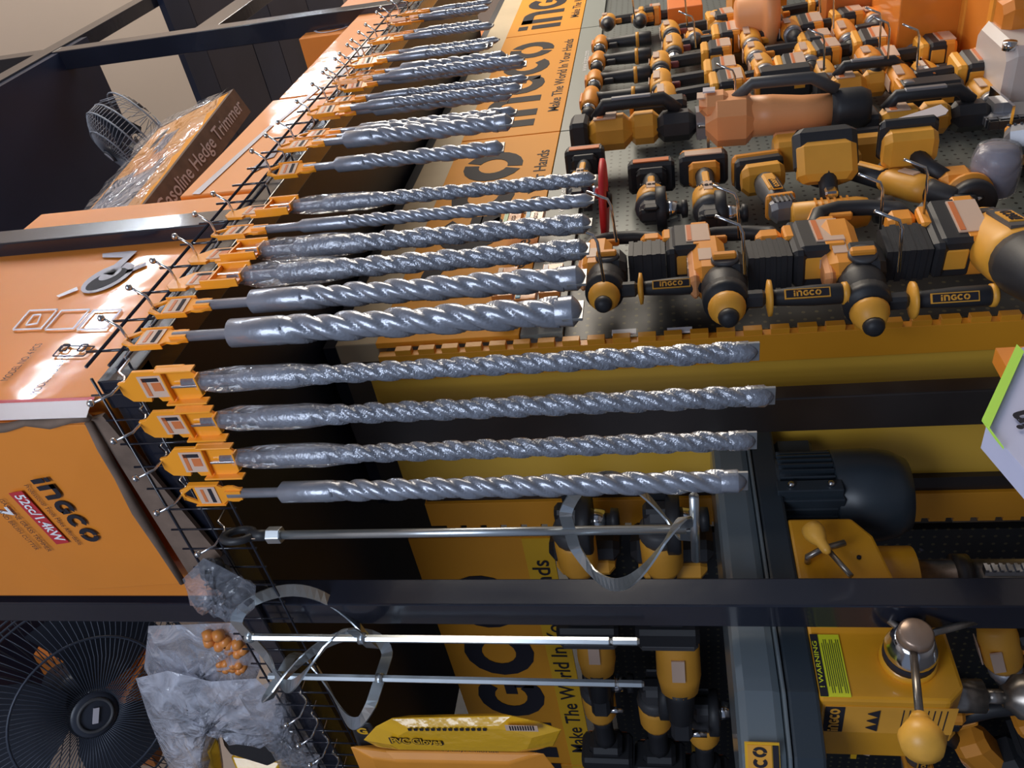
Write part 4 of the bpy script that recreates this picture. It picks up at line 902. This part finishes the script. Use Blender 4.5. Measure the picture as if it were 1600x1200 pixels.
# motor
MX, MY = 1.275, 1.325
b = MB(); b.lathe([(1.245, .083), (1.355, .083), (1.362, .07)], MTR, T(MX, MY, 0), 32); b.build('motor_body', t)
b = MB()
for k_ in range(36):
    a = 2 * PI * k_ / 36; b.box((.088, 0, 1.30), (.012, .004, .105), MTR, T(MX, MY, 0) @ RZ(a))
b.build('cooling_fins', t)
b = MB(); b.lathe([(1.095, .05), (1.10, .074), (1.13, .090), (1.16, .096), (1.243, .096), (1.247, .09)], MTR, T(MX, MY, 0), 32); b.build('fan_cowl', t)
b = MB(); b.lathe([(1.352, .078), (1.362, .07)], MTR, T(MX, MY, 0), 28); b.build('end_bell', t)
MB().box((MX + .085, MY - .03, 1.31), (.055, .06, .075), MTR, ch=.006).build('junction_box', t)
b = MB(); b.box((MX - .055, MY - .078, 1.30), (.03, .02, .125), MTR); b.box((MX - .07, MY - .045, 1.30), (.02, .05, .13), MTR); b.build('motor_mount', t, .002)
b = MB()
for z in (1.26, 1.335): b.lathe([(0, .007), (.006, .007), (.009, .004)], CHR, T(MX - .055, MY - .088, z) @ RX(PI / 2), 10)
b.build('mount_bolts', t)
# head casting
def hbox(b, x0, x1, y0, y1, z0, z1, m, **k): b.box(((x0 + x1) / 2, (y0 + y1) / 2, (z0 + z1) / 2), (x1 - x0, y1 - y0, z1 - z0), m, **k)
b = MB(); out = [(.765, 1.352), (1.145, 1.352), (1.145, 1.235), (1.10, 1.205), (1.00, 1.19), (.93, 1.135), (.79, 1.135), (.765, 1.16)]
b.prism(out, .17, PYL, frame((0, 1.335, 0), (1, 0, 0), (0, 0, 1))); b.build('head_casting', t, .006)
b = MB(); b.lathe([(1.13, .062), (1.21, .062)], PYL, T(1.075, 1.345, 0), 28); b.build('column_clamp', t, .002)
b = MB(); b.lathe([(.0, .036), (1.14, .036)], STC, T(1.075, 1.345, 0), 28); b.build('column', t)
b = MB(); b.lathe([(1.035, .046), (1.062, .046)], FRB, T(1.075, 1.345, 0), 28); b.build('column_collar', t)
b = MB(); b.box((1.06, 1.302, .92), (.016, .012, .20), CHR)
for i in range(16): b.box((1.06, 1.295, .83 + .0125 * i), (.016, .006, .006), CHR)
b.build('toothed_rack', t)
b = MB(); hbox(b, .95, 1.2, 1.22, 1.47, 0, .72, FRB); b.build('pedestal', t)
b = MB(); b.box((.95, 1.345, .735), (.50, .30, .03), STC); b.build('base_plate', t, .004)
# depth knob and tommy bar
def pt(px, py, y): return at(px, py, 1, y)
b = MB(); b.tube([pt(1262, 878, 1.248), pt(1262, 870, 1.22), pt(1285, 858, 1.215), pt(1320, 848, 1.215)], .006, STC, 10); b.tube([pt(1290, 855, 1.212), pt(1330, 900, 1.21)], .005, STC, 10); b.build('clamp_lever', t)
pk_ = pt(1275, 836, 1.205); dk = (pt(1300, 872, 1.205) - pk_).normalized()
b = MB(); b.lathe([(-.022, .012), (-.018, .019), (-.005, .020), (.008, .016), (.02, .010), (.038, .0085), (.045, .004)], KNB, T(pk_) @ dk.to_track_quat('Z', 'X').to_matrix().to_4x4(), 16); b.build('clamp_knob', t)
b = MB()
for px, py in ((1342, 872), (1440, 860)): b.lathe([(0, .004), (.004, .004)], INK, T(pt(px, py, 1.25)) @ RX(PI / 2), 10)
b.build('screw_holes', t)
# feed hub
hc = pt(1418, 1030, 1.245)
Hm = T(hc) @ RX(PI / 2) @ RY(-.12)
b = MB(); b.lathe([(-.01, .044), (.012, .043), (.014, .038)], PYL, Hm, 28); b.build('hub_boss', t)
b = MB(); b.lathe([(.012, .040), (.030, .040), (.032, .036)], INK, Hm, 28); b.build('depth_scale', t)
b = MB(); b.lathe([(.028, .039), (.036, .040), (.044, .037), (.060, .032), (.070, .027)], CHR, Hm, 28); b.build('feed_hub', t)
b = MB(); b.lathe([(.068, .027), (.084, .026), (.088, .022), (.089, .004)], BRZ, Hm, 24); b.build('hub_cap', t)
hp = hc + Vector((0, -.055, 0))
def lever(b, p1, r=.006): b.tube([hp, p1], r, STC, 10)
e1 = pt(1438, 1130, 1.13); e2 = pt(1545, 965, 1.20); e3 = pt(1365, 950, 1.20)
for e in (e1, e2, e3):
    b = MB(); lever(b, e); o = b.build('feed_lever', t)
for e, nm in ((e1, 'lever_knob'),):
    dd = (e - hp).normalized(); b = MB(); b.lathe([(-.012, .012), (.0, .016), (.004, .014), (.012, .022), (.030, .030), (.048, .026), (.056, .012), (.058, .002)], KNB, T(e) @ dd.to_track_quat('Z', 'X').to_matrix().to_4x4(), 20); b.build(nm, t)
# quill and chuck
b = MB(); b.lathe([(1.08, .027), (1.14, .027)], STC, T(.835, 1.345, 0), 22); b.build('quill', t)
b = MB(); b.lathe([(1.045, .012), (1.08, .012)], STC, T(.835, 1.345, 0), 16); b.lathe([(.90, .010), (.935, .022), (.955, .032), (.958, .036), (.985, .036), (.99, .034), (1.01, .036), (1.03, .035), (1.042, .022), (1.05, .018)], STC, T(.835, 1.345, 0), 24)
for z in (.965, .985, 1.01): b.lathe([(z - .004, .0372), (z + .004, .0372)], CHR, T(.835, 1.345, 0), 24)
b.build('chuck', t)
# warning plate on the side face and the maker strip on the front face
ys = 1.2485
k = MB(); wq = [(1262, 992), (1308, 992), (1332, 1088), (1286, 1090)]
def sq(k, pts, m, y): 
    q = [at(px, py, 1, y) for px, py in pts]; k.add(q + [v + Vector((0, .001, 0)) for v in q], [(0, 1, 2, 3), (7, 6, 5, 4), (0, 4, 5, 1), (1, 5, 6, 2), (2, 6, 7, 3), (3, 7, 4, 0)], m)
x0, x1 = at(1280, 1088, 1, ys).x, at(1285, 992, 1, ys).x; z0, z1 = at(1322, 1050, 1, ys).z, at(1268, 1010, 1, ys).z
xc, zc = (x0 + x1) / 2, (z0 + z1) / 2; W_, H_ = x1 - x0, z1 - z0
k.box((xc, ys, zc), (W_, .002, H_), WRN); k.box((xc, ys - .001, z1 - H_ * .13), (W_, .002, H_ * .26), INK)
text(k, '! WARNING', H_ * .22, WRN, FA(xc, z1 - H_ * .12, ys - .0028), width=W_ * .75, bold=.01)
for i in range(9): k.box((xc - (.02 * W_ if i % 3 else 0), ys - .0012, z1 - H_ * (.36 + .07 * i)), (W_ * (.86 if i % 3 else .7), .0015, H_ * .016), INK)
k.build('warning_plate', t, label='yellow warning plate')
k = MB(); xf = .7642; Ff = lambda y, z: frame((xf, y, z), (0, -1, 0), (0, 0, 1))
k.box((0, 0, 0), (.075, .195, .001), YEL, Ff(1.305, 1.245)); k.box((0, .082, .0006), (.072, .03, .001), INK, Ff(1.305, 1.245)); logo(k, .016, YEL, Ff(1.305, 1.327) @ T(0, 0, .002) @ SC(.9, 1, 1))
for i in range(3): k.prism([(-.010, -.008), (.010, -.008), (0, .010)], .001, INK, Ff(1.285 + .02 * i, 1.268) @ T(0, 0, .002))
for i in range(8): k.box((0, -.02 - .009 * i, .0008), (.062, .0015, .001), INK, Ff(1.305, 1.245))
k.build('specification_plate', t, label='yellow plate lettered INGCO with warning triangles')

# ------------------------------------------------------------------ tools on the second (dark) wall
GB = 'tools hung on the dark panel behind the drill press'
for kd, vr, px, py, lb, rz, ry, s in (('grinder', 1, 903, 872, 'grinder head peeking above the post beside the round mixing paddle', -PI, 0, 1.3), ('grinder', 1, 1035, 872, 'grinder head between the mixing paddle blades and the belt cover', -PI, 0, 1.3),
        ('ratchet', None, 928, 985, 'yellow tapering tool hanging just below the post beside the yellow slogan stripe', 0.3, 0, 1.4), ('ratchet', None, 1058, 1005, 'yellow tapering tool between the paddle shank ends and belt cover', 0.3, 0, 1.6),
        ('grinder', 1, 938, 1105, 'grinder with yellow body beside the slogan stripe, lowest row', -PI, 0, 1.25), ('grinder', 1, 1025, 1120, 'grinder with yellow body in the middle of the lowest row', -PI, 0, 1.25), ('grinder', 1, 1100, 1145, 'grinder tucked against the belt cover nose', -PI, 0, 1.2),
        ('drill', 0, 1355, 1150, 'yellow drill end showing below the press head', 0, 1.2, 1.3), ('drill', 0, 1565, 1020, 'drill on the dark panel beyond the feed lever', 0, .3, 1.4), ('hammer', None, 1570, 1190, 'large yellow tool at the lower frame corner under the chuck', 0, .6, 1.3), ('multi', None, 1440, 1160, 'tool behind the yellow lever knob', 0, 0, 1.2)):
    tool(kd, px, py, 1.27, lb, rz=rz, ry=ry, s=s, wall='B', var=vr, grp=GB)
for i in range(5):
    p = at(960 + 125 * i, 1172, 0, 1.37); MBp = MB().box((0, 0, 0), (.006, .09, .016), BNB, T(p)); tag(MBp.build('price_strip'), 'yellow price strip on the dark panel under the lowest tools', 'price strip', 'price strips on the dark panel')

# ------------------------------------------------------------------ hanging bags, gloves, knobs (side strip)
def bag(label, pix_pts, x, depth, m, seed, name='plastic_bag', parts=None, grp=None):
    random.seed(seed); c = Vector((sum(p[0] for p in pix_pts) / len(pix_pts), sum(p[1] for p in pix_pts) / len(pix_pts)))
    ctr = at(c.x, c.y, 0, x); t = thing(name, label, 'bag', T(ctr), grp); n = len(pix_pts); R = 7; N = n * 4
    outp = []
    for i in range(N):
        a = Vector(pix_pts[i // 4]); b2 = Vector(pix_pts[(i // 4 + 1) % n]); outp.append(a.lerp(b2, (i % 4) / 4))
    vs = []; fs = []
    for sgn in (-1, 1):
        for r_ in range(R):
            u = r_ / (R - 1)
            for i_, p in enumerate(outp):
                q = c.lerp(p, .02 + .98 * u); q = q + Vector((random.uniform(-4, 4), random.uniform(-4, 4))) * (1 if u < 1 else 0)
                d = sgn * depth * (.25 + .75 * abs(math.sin(i_ * 1.9 + seed + r_ * .5))) * (1 - u ** 4) + (random.uniform(-.006, .006) if u < 1 else 0)
                vs.append(at(q.x, q.y, 0, x) + Vector((d, 0, 0)))
        base = 0 if sgn < 0 else R * N
        for r_ in range(R - 1):
            for i in range(N): fs.append((base + r_ * N + i, base + r_ * N + (i + 1) % N, base + (r_ + 1) * N + (i + 1) % N, base + (r_ + 1) * N + i))
        fs.append(tuple(base + i for i in range(N)))
    k = MB(); k.add(vs, fs, m, None, True); onbox(t, k, 'polythene'); return t
t = bag('clear polythene bag holding black knobs at the foot of the torn carton', [(285, 905), (318, 872), (345, 885), (400, 915), (398, 950), (370, 975), (335, 962), (300, 945)], .81, .02, FILM, 1)
k = MB()
for px, py in ((348, 905), (372, 935), (335, 892)):
    c = at(px, py, 0, .82)
    for a in range(5): k.lathe([(-.012, .008), (0, .016), (.012, .008)], BLK, T(c + Vector((0, .014 * math.cos(a * 1.256), .014 * math.sin(a * 1.256)))) @ RY(PI / 2), 10)
    k.lathe([(-.014, .012), (0, .022), (.014, .014)], BLK, T(c) @ RY(PI / 2), 12)
onbox(t, k, 'star_knobs')
t = bag('milky polythene bag with orange star knobs beside the paddle blades', [(232, 978), (395, 972), (408, 1040), (395, 1075), (330, 1062), (290, 1090), (255, 1095), (225, 1045)], .90, .03, FILK, 5)
k = MB(); kno = mat('orange_knob', (.75, .27, .06), .35)
for px, py, rr in ((338, 1000, .030), (368, 1012, .026), (352, 1038, .018), (372, 1040, .018)):
    c = at(px, py, 0, .885)
    for a in range(5): k.lathe([(-.012, .006), (0, rr * .5), (.012, .006)], kno, T(c + Vector((0, rr * .6 * math.cos(a * 1.256), rr * .6 * math.sin(a * 1.256)))) @ RY(PI / 2), 12)
onbox(t, k, 'star_knobs')
bag('large crumpled clear bag hanging down to the lower frame edge', [(212, 1060), (262, 1048), (330, 1065), (400, 1060), (440, 1100), (445, 1140), (415, 1165), (372, 1130), (315, 1125), (290, 1165), (320, 1215), (270, 1215), (235, 1130)], .86, .03, FILK, 9)
bag('crumpled clear bag bunched against the side strip under the second paddle', [(372, 1085), (430, 1062), (452, 1110), (470, 1165), (500, 1180), (495, 1200), (440, 1205), (415, 1160)], .84, .02, FILM, 11)
def shard(name, label, q, x, m, th=.03, cat='gloves', grp=None, seam=None):
    t = thing(name, label, cat, T(at(*q[0], 0, x)), grp); v = [at(px, py, 0, x) for px, py in q]; n = len(q); c = sum(v, Vector()) / n
    vs = v + [c + (p - c) * .7 + Vector((-th / 2, 0, 0)) for p in v] + [c + (p - c) * .7 + Vector((th / 2, 0, 0)) for p in v]
    fs = [tuple(range(n, 2 * n)), tuple(range(3 * n - 1, 2 * n - 1, -1))] + [(i, (i + 1) % n, n + (i + 1) % n, n + i) for i in range(n)] + [(i, 2 * n + i, 2 * n + (i + 1) % n, (i + 1) % n) for i in range(n)]
    k = MB(); k.add(vs, fs, m); o = onbox(t, k, 'pouch_body'); o.data.polygons.foreach_set('use_smooth', [False] * len(o.data.polygons)); bv = o.modifiers.new('b', 'BEVEL'); bv.width = .004; bv.segments = 2; return t
YG = mat('glove_pouch_yellow', (0.86, 0.47, 0.02), 0.2, coat=0.6, bump=(25, .4, .006))
t = shard('glove_pouch', 'yellow PVC gloves pouch with barcode, upper of the two beside the slogan', [(585, 1135), (610, 1122), (700, 1120), (800, 1118), (845, 1128), (880, 1140), (868, 1165), (840, 1172), (590, 1168), (566, 1156)], .80, YG, .03)
k = MB(); FG = lambda px, py, x=.7825: frame(at(px, py, 0, x), (0, 0, -1), (0, -1, 0))
text(k, 'PVC Gloves', .026, YG, FG(650, 1159, .7812), width=.10, bold=.02)
onbox(t, k, 'product_name'); k = MB(); text(k, 'PVC Gloves', .027, INK, FG(650, 1159, .783), width=.106, bold=.07)
for i in range(14): k.box((0, 0, 0), (.0065, .008, .001), INK, FG(640 + 9.0 * i, 1140, .783))
k.box((0, 0, 0), (.06, .018, .001), STK, FG(815, 1138, .7832))
for i in range(10): k.box((0, 0, 0), (.002, .014, .001), INK, FG(797 + 4 * i, 1138, .782))
onbox(t, k, 'printed_panel')
o = shard('glove_pouch', 'black and yellow glove pouch lying under the PVC gloves pouch at frame bottom', [(545, 1165), (600, 1172), (850, 1176), (880, 1215), (640, 1230), (560, 1200)], .81, ORG, .03)
k = MB(); text(k, '* Material: Polyvinyl Chloride', .012, INK, FG(700, 1172, .79), width=.2); onbox(o, k, 'printed_panel')
t = shard('glove_pouch', 'black card with yellow lettering behind the glove pouches', [(545, 1130), (580, 1128), (600, 1160), (560, 1170)], .83, BLK, .01)
k = MB(); text(k, 'G', .03, YG, FG(566, 1143, .82), bold=.05); onbox(t, k, 'lettering')
for i, (q, m, lb) in enumerate((([(270, 1100), (320, 1085), (330, 1140), (300, 1155)], BLK, 'dark glove bundle in the crumpled bag'), ([(285, 1140), (340, 1150), (350, 1215), (320, 1215)], YG, 'yellow glove bundle hanging at the lower frame edge'), ([(340, 1130), (440, 1135), (470, 1170), (430, 1190), (350, 1165)], BLK, 'dark wrapped handle bundle under the paddles'), ([(360, 1180), (440, 1190), (470, 1225), (380, 1225)], YG, 'yellow cloth bundle at the lower frame edge near the hooks'), ([(440, 1150), (500, 1165), (560, 1225), (490, 1225)], GRP, 'dark net bundle between the hooks and the glove pouches'))):
    shard('glove_bundle', lb, q, .89 + .01 * i, m, .05)

# ------------------------------------------------------------------ background below the rack on the left
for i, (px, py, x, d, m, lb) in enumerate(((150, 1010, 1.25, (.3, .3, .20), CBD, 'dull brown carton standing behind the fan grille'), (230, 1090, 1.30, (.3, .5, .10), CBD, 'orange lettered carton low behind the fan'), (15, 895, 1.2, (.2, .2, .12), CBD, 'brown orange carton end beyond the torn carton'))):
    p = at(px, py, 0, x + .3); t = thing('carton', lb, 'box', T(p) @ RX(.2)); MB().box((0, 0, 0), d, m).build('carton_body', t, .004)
t = thing('dark_backdrop', 'dark blue-black partition added behind the rack and fan for distant darkness', 'backdrop', T(1.9, 4.0, 0))  # dark sheet added so the far background stays dark
MB().box((.6, 0, 1.9), (6.5, .06, 3.8), DRK).build('panel', t)
# tube lamps
for i, x_ in enumerate((2.5, 4.9)):
    t = thing('tube_lamp', ['nearer white tube lamp under the ceiling in front of the rack', 'farther white tube lamp under the ceiling in front of the rack'][i], 'lamp', T(x_, -.12, 3.66))
    MB().box((0, 0, .03), (1.3, .06, .05), WHT).build('batten', t); MB().lathe([(-.6, .013), (.6, .013)], mat('lit_tube', (1, 1, 1), .4, emit=((.80, .89, 1), 85)), RY(PI / 2), 12).build('tube', t)
    MB().box((0, 0, .57), (.02, .02, 1.06), WHT).build('hanger', t)
